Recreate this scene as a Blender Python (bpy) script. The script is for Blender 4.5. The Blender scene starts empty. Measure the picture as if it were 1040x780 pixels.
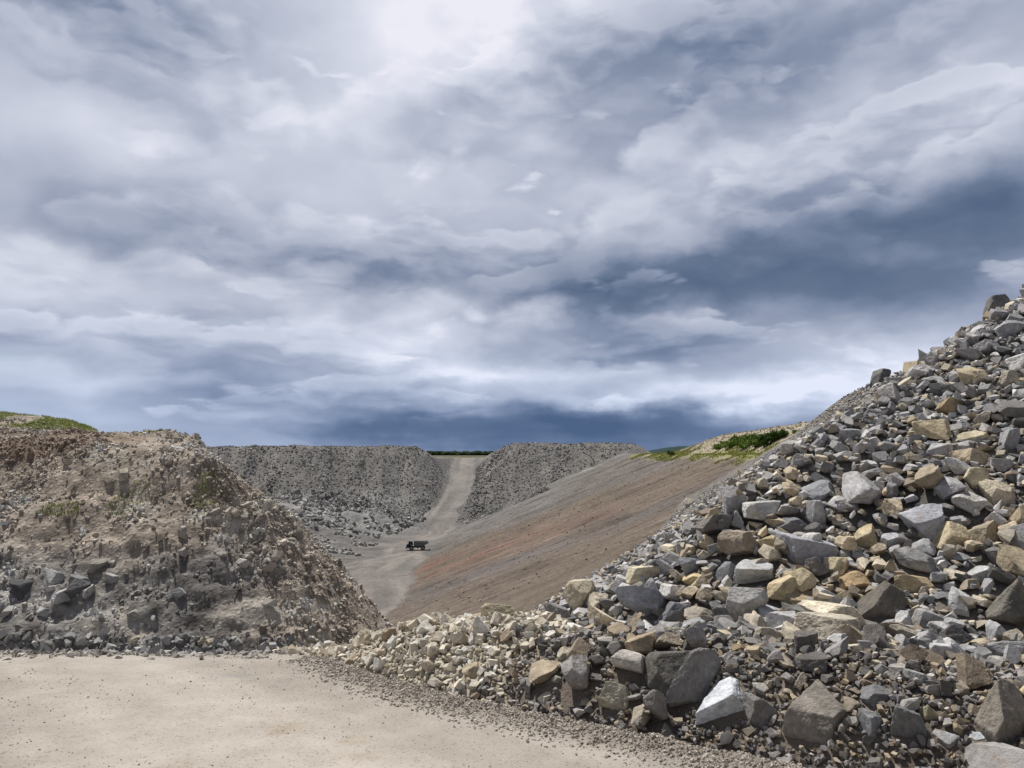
import bpy, bmesh, math, random
import numpy as np
from mathutils import Vector, Matrix

# ------------------------------------------------------------------ camera, sky, sun, exposure
scn = bpy.context.scene
COL = scn.collection
F = 781.0                       # focal length in pixels of a 1040 px wide frame
PITCH = math.atan(71 / F)
cam_d = bpy.data.cameras.new("camera")
cam = bpy.data.objects.new("camera", cam_d)
COL.objects.link(cam)
cam.location = (0, 0, 0)
cam.rotation_euler = (math.pi / 2 + PITCH, 0, 0)
cam_d.sensor_width = 36
cam_d.lens = 36 * F / 1040
cam_d.clip_start = 0.1
cam_d.clip_end = 60000
scn.camera = cam

SUN_EL, SUN_AZ = math.radians(61), math.radians(-38)     # azimuth from the view direction, positive to the right
sun_dir = Vector((math.sin(SUN_AZ) * math.cos(SUN_EL), math.cos(SUN_AZ) * math.cos(SUN_EL), math.sin(SUN_EL)))
sd = bpy.data.lights.new("sun", 'SUN')
sd.energy = 5.0
sd.angle = math.radians(0.6)
sd.color = (1.0, 0.955, 0.89)
sun = bpy.data.objects.new("sun", sd)
COL.objects.link(sun)
sun.rotation_euler = sun_dir.to_track_quat('Z', 'Y').to_euler()

scn.cycles.max_bounces = 3
scn.cycles.diffuse_bounces = 2
scn.view_settings.view_transform = 'Standard'
scn.view_settings.look = 'None'
scn.view_settings.exposure = 0.0
scn.view_settings.gamma = 1.0
scn.view_settings.use_curve_mapping = False

def ray(px, py):
    """direction through a pixel of the 1040x780 photograph"""
    cx, cy = (px - 520) / F, (390 - py) / F
    cp, sp = math.cos(PITCH), math.sin(PITCH)
    return np.array([cx, cp - cy * sp, sp + cy * cp])

def azel(px, py):
    d = ray(px, py)
    return math.atan2(d[0], d[1]), math.atan2(d[2], math.hypot(d[0], d[1]))

def s2l(c):
    return tuple((x / 255 / 12.92) if x / 255 <= 0.04045 else ((x / 255 + 0.055) / 1.055) ** 2.4 for x in c)

class NT:
    """small helper for building node trees"""
    def __init__(s, tree):
        s.t = tree; s.n = tree.nodes; s.l = tree.links
    def put(s, sock, v):
        if v is None: return
        if hasattr(v, 'is_output'): s.l.new(v, sock)
        else:
            if isinstance(v, (tuple, list)) and len(v) == 3 and sock.type == 'RGBA': v = (*v, 1)
            sock.default_value = v
    def m(s, op, a, b=None, c=None, clamp=False):
        n = s.n.new('ShaderNodeMath'); n.operation = op; n.use_clamp = clamp
        for i, v in enumerate((a, b, c)): s.put(n.inputs[i], v)
        return n.outputs[0]
    def v(s, op, a, b=None, scale=None):
        n = s.n.new('ShaderNodeVectorMath'); n.operation = op
        s.put(n.inputs[0], a); s.put(n.inputs[1], b)
        if scale is not None: s.put(n.inputs['Scale'], scale)
        return n.outputs['Value'] if op in ('DOT_PRODUCT', 'LENGTH') else n.outputs[0]
    def xyz(s, x, y, z):
        n = s.n.new('ShaderNodeCombineXYZ')
        for i, v in enumerate((x, y, z)): s.put(n.inputs[i], v)
        return n.outputs[0]
    def sep(s, v):
        n = s.n.new('ShaderNodeSeparateXYZ'); s.l.new(v, n.inputs[0]); return n.outputs
    dims = '3D'
    def noise(s, vec, scale, detail=4, rough=0.5, dist=0.0, lac=2.0, color=False):
        n = s.n.new('ShaderNodeTexNoise'); n.noise_dimensions = s.dims
        if vec is not None: s.l.new(vec, n.inputs['Vector'])
        n.inputs['Scale'].default_value = scale; n.inputs['Detail'].default_value = detail
        n.inputs['Roughness'].default_value = rough; n.inputs['Distortion'].default_value = dist
        n.inputs['Lacunarity'].default_value = lac
        return n.outputs['Color' if color else 'Fac']
    def vor(s, vec, scale, feature='F1', out='Distance'):
        n = s.n.new('ShaderNodeTexVoronoi'); n.feature = feature
        s.l.new(vec, n.inputs['Vector']); n.inputs['Scale'].default_value = scale
        return n.outputs[out]
    def ramp(s, fac, stops, interp='LINEAR'):
        n = s.n.new('ShaderNodeValToRGB'); s.put(n.inputs[0], fac)
        e = n.color_ramp.elements; n.color_ramp.interpolation = interp
        while len(e) > 1: e.remove(e[0])
        e[0].position = stops[0][0]; e[0].color = (*stops[0][1], 1)
        for p, c in stops[1:]:
            k = e.new(p); k.color = (*c, 1)
        return n.outputs[0]
    def mapr(s, v, a, b, c, d, smooth=False):
        n = s.n.new('ShaderNodeMapRange'); s.put(n.inputs[0], v)
        if smooth: n.interpolation_type = 'SMOOTHSTEP'
        for i, k in enumerate((a, b, c, d)): n.inputs[i + 1].default_value = k
        return n.outputs[0]
    def mix(s, f, a, b, mode='MIX'):
        n = s.n.new('ShaderNodeMix'); n.data_type = 'RGBA'; n.blend_type = mode
        s.put(n.inputs[0], f); s.put(n.inputs[6], a); s.put(n.inputs[7], b)
        return n.outputs[2]

world = bpy.data.worlds.new("World")
scn.world = world
world.use_nodes = True
def build_world():
    t = world.node_tree
    t.nodes.clear()
    N = NT(t); N.dims = '2D'
    world.cycles.sampling_method = 'NONE'
    out = t.nodes.new('ShaderNodeOutputWorld'); bg = t.nodes.new('ShaderNodeBackground')
    t.links.new(bg.outputs[0], out.inputs[0])
    sky = t.nodes.new('ShaderNodeTexSky'); sky.sky_type = 'NISHITA'; sky.sun_disc = False
    sky.sun_elevation = SUN_EL; sky.sun_rotation = SUN_AZ
    tc = t.nodes.new('ShaderNodeTexCoord'); d = tc.outputs['Generated']
    x, y, z = N.sep(d)
    az = N.m('ARCTAN2', x, y); el = N.m('ARCSINE', z)
    ae = N.xyz(az, el, 0.0)
    # cloud-layer coordinates: the directions met on a flat deck overhead
    zz = N.m('ADD', N.m('MAXIMUM', z, 0.0), 0.16)
    deck = N.xyz(N.m('DIVIDE', x, zz), N.m('DIVIDE', y, zz), 0.0)
    w1 = N.noise(deck, 0.9, 3, 0.5, color=True)
    w1 = N.v('SUBTRACT', w1, (0.5, 0.5, 0.5))
    w2 = N.noise(N.v('MULTIPLY', ae, (1.0, 1.5, 0.0)), 8.0, 7, 0.55, color=True)
    w2 = N.v('SUBTRACT', w2, (0.5, 0.5, 0.5))
    aew = N.v('ADD', ae, N.v('MULTIPLY', w1, (0.10, 0.05, 0.0)))
    aew = N.v('ADD', aew, N.v('MULTIPLY', w2, (0.09, 0.05, 0.0)))
    # large dark and bright masses (pixel centre, pixel half sizes, strength)
    blobs = [
        (450, 10, 120, 70, .42), (330, 60, 120, 60, .10), (120, 25, 190, 60, -.17), (40, 110, 90, 40, .16), (140, 150, 130, 45, .16),
        (760, 40, 200, 60, -.24), (640, 110, 110, 60, -.12), (990, 110, 90, 60, .16), (850, 130, 120, 35, .06),
        (400, 130, 190, 60, .16), (560, 190, 190, 45, .14), (330, 205, 60, 22, .08),
        (950, 215, 180, 46, -.46), (1030, 200, 90, 50, -.16), (760, 215, 70, 30, -.12), (780, 262, 110, 32, -.22),
        (130, 212, 120, 26, -.17), (290, 258, 130, 22, -.17), (400, 268, 80, 20, -.10), (590, 282, 180, 32, -.22), (830, 305, 200, 26, -.22),
        (110, 270, 180, 30, .14), (230, 310, 170, 26, .12), (20, 330, 50, 34, .0), (330, 330, 90, 24, .10),
        (450, 335, 50, 30, .26), (400, 372, 90, 16, .14), (520, 380, 120, 12, .18), (640, 402, 130, 11, .34), (480, 380, 60, 10, .14),
        (540, 312, 22, 9, .34), (500, 310, 14, 8, .28), (700, 322, 45, 12, .22), (760, 312, 60, 10, .08),
        (640, 345, 100, 26, -.26), (600, 300, 70, 20, -.12), (860, 350, 160, 16, .0),
        (930, 372, 100, 22, .30), (830, 397, 100, 18, .36), (740, 408, 60, 10, .16), (760, 415, 60, 14, .12),
        (160, 380, 80, 11, -.14), (230, 392, 60, 10, -.08), (60, 405, 130, 34, .12), (250, 425, 90, 16, .08),
        (570, 438, 230, 30, -.46), (380, 432, 130, 16, -.22), (620, 424, 110, 14, -.16), (650, 300, 90, 16, -.14),
    ]
    acc = None
    for px, py, rx, ry, amp in blobs:
        if amp == 0: continue
        ca, ce = azel(px, py)
        a1, _ = azel(px + rx, py); _, e1 = azel(px, py - ry)
        q = N.v('SUBTRACT', aew, (ca, ce, 0.0))
        q = N.v('MULTIPLY', q, (1 / abs(a1 - ca), 1 / abs(e1 - ce), 0.0))
        e = N.m('EXPONENT', N.m('MULTIPLY', N.v('DOT_PRODUCT', q, q), -0.9))
        acc = N.m('MULTIPLY_ADD', e, amp, acc if acc is not None else 0.60)
    # billow: the difference between the cloud thickness here and a little towards the sun lights the puffs
    el_c = N.m('MAXIMUM', el, -0.02)
    pe = N.xyz(N.m('MULTIPLY', az, 1.0), N.m('MULTIPLY', N.m('POWER', N.m('ADD', el_c, 0.05), 0.72), 1.55), 0.0)   # flatter towards the horizon
    pe = N.v('ADD', pe, N.v('MULTIPLY', w2, (0.05, 0.05, 0.0)))
    def layer(scale, off, det, rough, seed):
        v0 = N.v('ADD', pe, (seed, seed * .7, 0.0))
        a = N.noise(v0, scale, det, rough); c = N.noise(N.v('ADD', v0, (0.1 * off, off, 0.0)), scale, det, rough)
        return a, N.m('SUBTRACT', a, c)
    a0, e0 = layer(3.2, 0.05, 4, 0.5, 1.3)
    b = N.m('MULTIPLY_ADD', N.m('SUBTRACT', a0, 0.5), 0.22, acc)
    b = N.m('MULTIPLY_ADD', e0, 0.35, b)
    # separate heaps of cumulus in front of one another: crisp tops that catch the light, soft grey bases
    def puff(v, sx, sy, sc, seed):
        q = N.v('ADD', N.v('MULTIPLY', v, (sx, sy, 0.0)), (seed, -seed * .6, seed * .37))
        n = N.noise(q, sc, 6, 0.50)
        vo = N.n.new('ShaderNodeTexVoronoi'); vo.feature = 'F1'; vo.voronoi_dimensions = '2D'; N.l.new(q, vo.inputs['Vector'])
        vo.inputs['Scale'].default_value = sc * 4.5; 
        vo.inputs['Detail'].default_value = 1.5; vo.inputs['Roughness'].default_value = .55
        return N.m('MULTIPLY_ADD', vo.outputs['Distance'], -0.075, n)
    delta = None
    for sx, sy, sc, seed, thr, amp in ((1.0, 1.4, 1.5, 2.2, .40, 1.0), (1.0, 1.6, 2.1, 9.1, .46, .95), (1.0, 1.9, 3.2, 15.4, .47, .9)):
        f0 = puff(pe, sx, sy, sc, seed)
        f1 = puff(N.v('ADD', pe, (0.004, 0.055 * 1.7 / sc, 0.0)), sx, sy, sc, seed)
        al = N.mapr(f0, thr, thr + .065, 0.0, 1.0, True)
        top = N.m('MINIMUM', N.m('MAXIMUM', N.m('MULTIPLY', N.m('SUBTRACT', f0, f1), 2.4), -0.14), 0.22)
        thickn = N.mapr(f0, thr, thr + .16, 0.06, -0.07, True)
        dl = N.m('MULTIPLY', N.m('ADD', top, thickn), amp)
        delta = dl if delta is None else N.m('MULTIPLY_ADD', N.m('SUBTRACT', dl, delta), al, delta)
        if seed == 2.2: delta = N.m('MULTIPLY', dl, al)
        n2 = f0
    fade = N.mapr(el, 0.0, 0.09, 0.25, 1.0, True)
    b = N.m('MULTIPLY_ADD', N.m('MULTIPLY', delta, fade), 0.72, b)
    col = N.ramp(b, [(0.0, s2l((82, 101, 130))), (0.2, s2l((103, 119, 146))), (0.38, s2l((134, 146, 170))), (0.55, s2l((165, 173, 193))),
                     (0.72, s2l((192, 198, 214))), (0.88, s2l((214, 218, 232))), (1.0, s2l((236, 236, 246)))])
    # the low sky is bluer: far cloud seen through more air
    blue = N.mapr(el, 0.0, 0.22, 1.0, 0.0, True)
    col = N.mix(N.m('MULTIPLY', blue, 0.45), col, N.mix(1.0, col, (0.74, 0.93, 1.16), 'MULTIPLY'))
    # small gaps of clear sky low on the left
    ca, ce = azel(25, 335)
    q = N.v('MULTIPLY', N.v('SUBTRACT', aew, (ca, ce, 0.0)), (9.0, 22.0, 0.0))
    gap = N.m('EXPONENT', N.m('MULTIPLY', N.v('DOT_PRODUCT', q, q), -1.0))
    gap = N.mapr(N.m('MULTIPLY', gap, N.mapr(n2, 0.42, 0.30, 0.2, 1.2)), 0.3, 0.9, 0.0, 0.7, True)
    skyc = N.mix(1.0, sky.outputs[0], (0.10, 0.10, 0.10), 'MULTIPLY')
    skyc = N.mix(0.35, skyc, s2l((190, 210, 230)))
    col = N.mix(gap, col, skyc)
    # below the horizon: dull ground colour
    g = N.mapr(z, -0.02, -0.001, 1.0, 0.0)
    col = N.mix(g, col, (0.10, 0.10, 0.10))
    # unseen sky overhead and behind the viewer, dimmed to cut its ambient light
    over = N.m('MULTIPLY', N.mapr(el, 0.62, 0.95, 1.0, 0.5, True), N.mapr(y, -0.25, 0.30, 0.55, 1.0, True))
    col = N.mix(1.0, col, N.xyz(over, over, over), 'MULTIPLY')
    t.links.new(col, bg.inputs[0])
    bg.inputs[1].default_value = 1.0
build_world()

rng = np.random.default_rng(11)
random.seed(5)

# ------------------------------------------------------------------ noise in numpy
def _hash(ix, iy, iz, seed):
    h = (ix.astype(np.int64) * 374761393 + iy.astype(np.int64) * 668265263 + iz.astype(np.int64) * 1440662683 + seed * 974634777) & 0xffffffff
    h = ((h ^ (h >> 13)) * 1274126177) & 0xffffffff
    h = h ^ (h >> 16)
    return (h & 0xffffff).astype(np.float64) / 0xffffff * 2 - 1

def vnoise(x, y, z=0.0, seed=0):
    x, y, z = np.broadcast_arrays(np.asarray(x, float), np.asarray(y, float), np.asarray(z, float))
    ix, iy, iz = np.floor(x), np.floor(y), np.floor(z)
    fx, fy, fz = x - ix, y - iy, z - iz
    fx, fy, fz = [f * f * f * (f * (f * 6 - 15) + 10) for f in (fx, fy, fz)]
    ix, iy, iz = ix.astype(np.int64), iy.astype(np.int64), iz.astype(np.int64)
    r = 0
    for dx in (0, 1):
        for dy in (0, 1):
            for dz in (0, 1):
                w = (fx if dx else 1 - fx) * (fy if dy else 1 - fy) * (fz if dz else 1 - fz)
                r = r + w * _hash(ix + dx, iy + dy, iz + dz, seed)
    return r

def fbm(x, y, z=0.0, oct=4, gain=0.5, seed=0, ridged=False):
    r = 0; a = 1.0; f = 1.0; tot = 0
    for o in range(oct):
        n = vnoise(np.asarray(x) * f + 17.3 * o, np.asarray(y) * f - 9.1 * o, np.asarray(z) * f, seed + o)
        if ridged: n = 1 - 2 * np.abs(n)
        r = r + a * n; tot += a; a *= gain; f *= 2.03
    return r / tot

def fbm2(x, y, **k):        # 2-D: iz constant plane
    return fbm(x, y, 0.37, **k)

def sstep(a, b, x):
    t = np.clip((x - a) / (b - a), 0, 1)
    return t * t * (3 - 2 * t)

def softplus(x, k):
    return np.where(x / k > 30, x, k * np.log1p(np.exp(np.minimum(x / k, 30))))

def smax(a, b, k):
    h = np.clip(0.5 + 0.5 * (a - b) / k, 0, 1)
    return b * (1 - h) + a * h + k * h * (1 - h)

def smin(a, b, k):
    return -smax(-a, -b, k)

def pdist(X, Y, pts, closed=False):
    """distance to a polyline and arc length of the nearest point"""
    best = np.full(np.shape(X), 1e9); arc = np.zeros(np.shape(X)); L = 0
    n = len(pts); side = np.zeros(np.shape(X))
    for i in range(n if closed else n - 1):
        (ax, ay), (bx, by) = pts[i], pts[(i + 1) % n]
        vx, vy = bx - ax, by - ay; l2 = vx * vx + vy * vy
        t = np.clip(((X - ax) * vx + (Y - ay) * vy) / l2, 0, 1)
        d = np.hypot(X - ax - t * vx, Y - ay - t * vy)
        m = d < best
        best = np.where(m, d, best); arc = np.where(m, L + t * math.sqrt(l2), arc)
        side = np.where(m, vx * (Y - ay) - vy * (X - ax), side)
        L += math.sqrt(l2)
    return best, arc, side

def inside(X, Y, pts):
    c = np.zeros(np.shape(X), bool); n = len(pts)
    for i in range(n):
        (x1, y1), (x2, y2) = pts[i], pts[(i + 1) % n]
        cond = ((y1 > Y) != (y2 > Y)) & (X < (x2 - x1) * (Y - y1) / ((y2 - y1) if y2 != y1 else 1e-9) + x1)
        c ^= cond
    return c

def sdf(X, Y, pts):
    d, a, _ = pdist(X, Y, pts, True)
    return np.where(inside(X, Y, pts), d, -d), a

# ------------------------------------------------------------------ the shape of the land
HILL = [(-120, 22), (-60, 25), (-40, 26), (-28, 27.2), (-20, 27.2), (-12, 28.6), (-8, 30), (-6.2, 32.5), (-6.0, 36), (-8.6, 43), (-11.4, 50), (-15.5, 60), (-24, 70), (-45, 78), (-120, 84)]
HEAP = [(24, 4.5), (18, 6), (12, 8.3), (7.3, 10.6), (3.4, 12.6), (1.0, 14.9), (.9, 18), (1.7, 22), (3.7, 28), (7.2, 39), (12, 55), (18, 78), (60, 78), (60, 4)]
FOOT = [(-3.5, 13.9), (-2.4, 12.2), (-1.3, 10.9), (.45, 9.45), (1.9, 8.35), (3.2, 7.45), (5.5, 6.1), (9, 4.4), (14, 2.6)]

def road_z(Y):
    return -2.6 - .06 * Y - .20 * softplus(Y - 13.6, .7) - .2 * softplus(Y - 30, 1.5)

def hill_z(X, Y, fine=False):
    wob = 1.0 * fbm2(X / 9, Y / 9, oct=2, seed=3)
    d, a = sdf(X, Y, HILL)
    d = d + wob * sstep(-2, 3, d)
    led = 6.6 + 1.3 * fbm2(X / 7, Y / 7, oct=2, seed=5)
    steep = .86
    sl = .74 + .30 * sstep(-23, -12, X + .35 * (Y - 34)) * sstep(30, 36, Y)
    led = led * .74 / sl
    h = np.where(d < led, sl * d, sl * led + .30 * (d - led))
    rt = sstep(-24, -13, X + .35 * (Y - 34)) * sstep(30, 36, Y)
    h2 = sl * led + .30 * 1.6 + (steep + .55 * rt) * (d - led - 1.6)
    h = np.where(d > led + 1.6, h2, h)
    cap = 8.95 + .9 * fbm2(X / 11 + 3, Y / 11, oct=2, seed=8) + .10 * np.clip(d - 13, 0, 12)
    cap = cap - .85 * sstep(-37, -27, X + .25 * (Y - 45))
    cap = cap + .8 * np.exp(-(((X + 31) / 2.4) ** 2 + ((Y - 54) / 3) ** 2)) + .5 * np.exp(-(((X + 21) / 2.2) ** 2 + ((Y - 49) / 3) ** 2)) + 1.0 * np.exp(-(((X + 36) / 6) ** 2 + ((Y - 56) / 4) ** 2))
    h = smin(h, cap, 1.0)
    if fine:
        face = sstep(-1, 1, d) * (1 - sstep(cap - .6, cap + .3, h) * .7)
        up = sstep(led + 1, led + 3, d)
        # gullies running down the face and broken, layered outcrop
        al = a * .9
        outc = sstep(.05, .5, fbm2(X / 6 + 20, Y / 6, oct=3, seed=31))
        q = X * .86 - h * .8
        strata = fbm(q * .9, Y * .25, h * .9, oct=4, seed=12, ridged=True)
        h = h + face * up * (.18 + 1.0 * outc) * (strata * .75 - .1)
        h = h + face * .42 * fbm(X / 2.4, Y / 2.4, h / 2, oct=4, gain=.6, seed=21)
        dip = fbm((X + h * 1.1) * 1.15, (X - h) * .22, Y * .3, oct=4, gain=.6, seed=47, ridged=True)
        h = h + face * .45 * dip * sstep(-.3, .3, fbm2(X / 5, Y / 5, oct=2, seed=48))
        low = (1 - up)
        slab = fbm(X * .55 + h * .3, Y * .3, h * 1.3, oct=3, seed=44, ridged=True)
        h = h + face * low * .26 * slab
        h = h + (.11 * face + .03) * fbm(X * 1.5, Y * 1.5, h * 1.2, oct=4, gain=.72, seed=61, ridged=True)
    return -7.5 + h

def heap_z(X, Y, fine=False):
    d, a = sdf(X, Y, HEAP)
    d = d + (.7 * fbm2(X / 5, Y / 5, oct=2, seed=71)) * sstep(-.5, 2, d)
    h = .63 * d + .5 * sstep(8.5, 13, d)
    h = np.where(d < -.9, -.567 + 1.35 * (d + .9), h)
    cap = 9.9 + .9 * fbm2(X / 5, Y / 5, oct=2, seed=73)
    h = smin(h, cap, 1.2)
    if fine: h = h + .14 * fbm2(X, Y, oct=4, seed=75)
    return -3.35 + h - .8 * sstep(16, 25, Y)

def berm_h(X, Y):
    d, a, side = pdist(X, Y, FOOT)
    s = np.where(side > 0, d, -d)
    top = .84 + .10 * fbm2(X * .9, Y * .9, oct=2, seed=81)
    top = top * (.55 + .45 * sstep(0.5, 4, a)) * sstep(-.2, 1.4, a + 0 * d)
    w = .5 + .85 * top + .12 * fbm2(X * 1.3, Y * 1.3, oct=2, seed=84)
    up = np.clip(s / w, 0, 1)
    prof = top * np.sin(up * math.pi / 2) ** 1.0
    back = 1 - .75 * sstep(w + .5, w + 2.3, s) * (1 - sstep(4.5, 6.5, a)) - .35 * sstep(w + .6, w + 2, s) * sstep(4.5, 6.5, a)
    end = np.clip((.45 - (d - np.abs(s))) , 0, 1)
    h = prof * back
    h = np.where(s > 0, h, 0)
    h = h * (1 - sstep(3.4, 5.5, s) * (1 - sstep(5, 7, a)))
    return h, s, a

def near_z(X, Y):
    z = road_z(Y)
    b, s, a = berm_h(X, Y)
    return z + b

RAMPX = lambda Y: -36 + .012 * (Y - 400) - 3.5 * sstep(470, 410, Y) + 1.2 * np.sin(np.asarray(Y) / 24)
def pit_z(X, Y, fine=True):
    big = fbm2(X / 45, Y / 45, oct=3, seed=101)
    floor = -40 + 1.4 * np.clip(fbm2(X / 16, Y / 10, oct=3, seed=131) - .05, 0, 1) * sstep(9, 14, np.abs(X + 43)) + .5 * big + .25 * fbm2(X / 6, Y / 6, oct=3, seed=102) * sstep(-45, -75, X)
    rim = .3 * fbm2(X / 20, Y / 20, oct=2, seed=104)
    wx = X + 2.0 * fbm2(X / 60, Y / 30, oct=2, seed=103) + 3.2 * fbm2(X / 45, Y / 11, oct=3, seed=105) * sstep(60, -20, X)
    rw = -40 + .4 * (wx + 33)
    rw = rw + .40 * fbm2(X * .05, Y * .45, oct=3, seed=108) + 1.6 * fbm2(X * .03 + 8, Y * .13, oct=3, seed=109) + .35 * fbm2(X / 4, Y / 4, oct=3, seed=113)
    rw = smin(rw, rim, 1.0)
    t2 = np.clip(.55 * (X - 70 - .00 * Y), 0, 14) ; t2 = smin(t2, 7.5 + 2.5 * sstep(330, 180, Y) + .4 * fbm2(X / 9, Y / 9, oct=2, seed=106), 1.0)
    t2 = t2 * sstep(20, 60, Y) * sstep(400, 300, Y)
    t2 = t2 + sstep(.5, 3, t2) * .35 * fbm2(X / 8, Y / 2.6, oct=3, seed=107)
    rw = rw + t2
    toe = 430 + 4 * big - 20 * sstep(-30, 60, X)
    cone = 1 - np.abs(vnoise((X + .15 * Y) / 17, Y / 160, 0, 140)) * 2
    e = -40 + .62 * (Y - toe) + 1.5 * cone * sstep(0, 25, Y - toe)
    cap = 4.6 + 1.5 * sstep(-30, 0, X) * sstep(88, 74, X) - 5.5 * sstep(76, 92, X) + 1.0 * fbm2(X / 13, Y / 13, oct=4, gain=.65, seed=110) + .5 * cone - 2.5 * sstep(-12, -26, X) * sstep(-62, -48, X)
    capb = np.where(Y > 520, cap - .5 * (Y - 520), cap)
    capb = np.maximum(capb, -3.0 - .004 * np.clip(Y - 600, 0, 1e9) ** 0.8)
    e = smin(e, capb, 2.0)
    e = e + sstep(-38, -30, e) * (.95 * fbm2(X / 8, Y / 30, oct=3, seed=111) + .3 * fbm2(X / 2.2, Y / 2.2, oct=2, seed=112))
    lw = -40 + .7 * (-X - 245 + 5 * big)
    lw = np.minimum(lw, 3.5)
    z = np.maximum(np.maximum(floor, rw), np.maximum(e, lw))
    # bench of blasted rock at the foot of the far bank
    mound = 11 * np.exp(-(((X + 92) / 34) ** 4 + ((Y - 432) / 34) ** 2)) * (1 + .5 * fbm2(X / 10, Y / 10, oct=3, seed=120))
    m2 = 5.5 * np.exp(-(((X + 56) / 16) ** 2 + ((Y - 396) / 9) ** 2)) * (1 + .6 * fbm2(X / 5, Y / 5, oct=3, seed=121))
    m3 = 7.0 * np.exp(-(((X + 105) / 26) ** 2 + ((Y - 352) / 16) ** 2)) * (1 + .7 * fbm2(X / 6, Y / 6, oct=3, seed=122))
    z = smax(z, floor + mound + m2 + m3 + .20 * (np.clip(-62 - X, 0, 90)) + 1.3 * sstep(-56, -66, X) * fbm2(X / 7, Y / 6, oct=4, gain=.6, seed=133), 1.0)
    # haul ramp cut up through the far bank
    rz = np.clip(-40 + .245 * (Y - 408), -40, -3.0)
    cd = np.abs(X - RAMPX(Y) + 1.6 * fbm2(X * 0, Y / 22, oct=2, seed=126)) - (6.9 + 7 * sstep(450, 418, Y) + 1.8 * fbm2(X / 12, Y / 12, oct=2, seed=125))
    cut = rz + np.maximum(cd, 0) * .75
    z = np.where(Y > 404, np.minimum(z, np.maximum(cut, floor)), z)
    z = np.where((Y > 404) & (cd < 0), np.maximum(rz, floor), z)
    far = sstep(600, 900, Y)
    z = z * (1 - far) + far * (-3.0 - 6 * sstep(900, 6000, Y))
    wide = np.maximum(sstep(330, 520, np.abs(X)), sstep(-20, -80, Y))
    z = z * (1 - wide) + wide * (-3.0 - 6 * sstep(900, 6000, Y))
    return z

def land(X, Y):
    """everything except the berm, without fine relief"""
    z = np.maximum(pit_z(X, Y), np.where(Y < 140, road_z(Y), -60))
    z = np.maximum(z, np.where(X < 12, hill_z(X, Y), -60))
    z = np.maximum(z, np.where(Y < 140, heap_z(X, Y), -60))
    return z

# ------------------------------------------------------------------ materials
def new_mat(name):
    m = bpy.data.materials.new(name); m.use_nodes = True
    t = m.node_tree; t.nodes.clear()
    N = NT(t)
    out = t.nodes.new('ShaderNodeOutputMaterial'); b = t.nodes.new('ShaderNodeBsdfPrincipled')
    t.links.new(b.outputs[0], out.inputs[0])
    b.inputs['Roughness'].default_value = .9
    b.inputs['Specular IOR Level'].default_value = .25
    return m, N, b

def bump(N, b, h, strength, dist):
    n = N.n.new('ShaderNodeBump'); n.inputs['Strength'].default_value = strength; n.inputs['Distance'].default_value = dist
    N.l.new(h, n.inputs['Height']); N.l.new(n.outputs[0], b.inputs['Normal'])

def tint_node(N):
    a = N.n.new('ShaderNodeAttribute'); a.attribute_name = 'tint'; return a.outputs['Color']

def mat_rock():
    m, N, b = new_mat('quarried_rock')
    g = N.n.new('ShaderNodeNewGeometry'); p = g.outputs['Position']
    t = tint_node(N)
    n1 = N.noise(p, 3.2, 5, .62); n2 = N.noise(p, 19, 6, .7); n3 = N.noise(p, 90, 3, .7)
    k = N.m('ADD', N.mapr(n1, .3, .7, .80, 1.2), N.mapr(n2, .3, .7, -.20, .20))
    k = N.m('ADD', k, N.mapr(n3, .3, .7, -.10, .10))
    col = N.mix(1.0, t, N.xyz(k, k, k), 'MULTIPLY')
    # rusty and dusty stains with edges of their own
    st = N.mapr(N.noise(p, 1.7, 5, .6, .6), .58, .70, 0, .45, True)
    col = N.mix(st, col, N.mix(1.0, col, (1.12, .92, .70), 'MULTIPLY'))
    du = N.mapr(N.noise(p, 5.1, 5, .65, .4), .60, .74, 0, .35, True)
    col = N.mix(du, col, (.36, .335, .30))
    N.l.new(col, b.inputs['Base Color'])
    b.inputs['Roughness'].default_value = .86
    b.inputs['Specular IOR Level'].default_value = .3
    h = N.m('ADD', N.m('MULTIPLY', n2, 1.0), N.m('MULTIPLY', n3, .35))
    bump(N, b, h, .75, .03)
    return m

def mat_pebble():
    m, N, b = new_mat('broken_stone')
    g = N.n.new('ShaderNodeNewGeometry'); p = g.outputs['Position']
    t = tint_node(N)
    n2 = N.noise(p, 12, 4, .7)
    k = N.mapr(n2, .3, .7, .78, 1.22)
    N.l.new(N.mix(1.0, t, N.xyz(k, k, k), 'MULTIPLY'), b.inputs['Base Color'])
    return m

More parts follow.
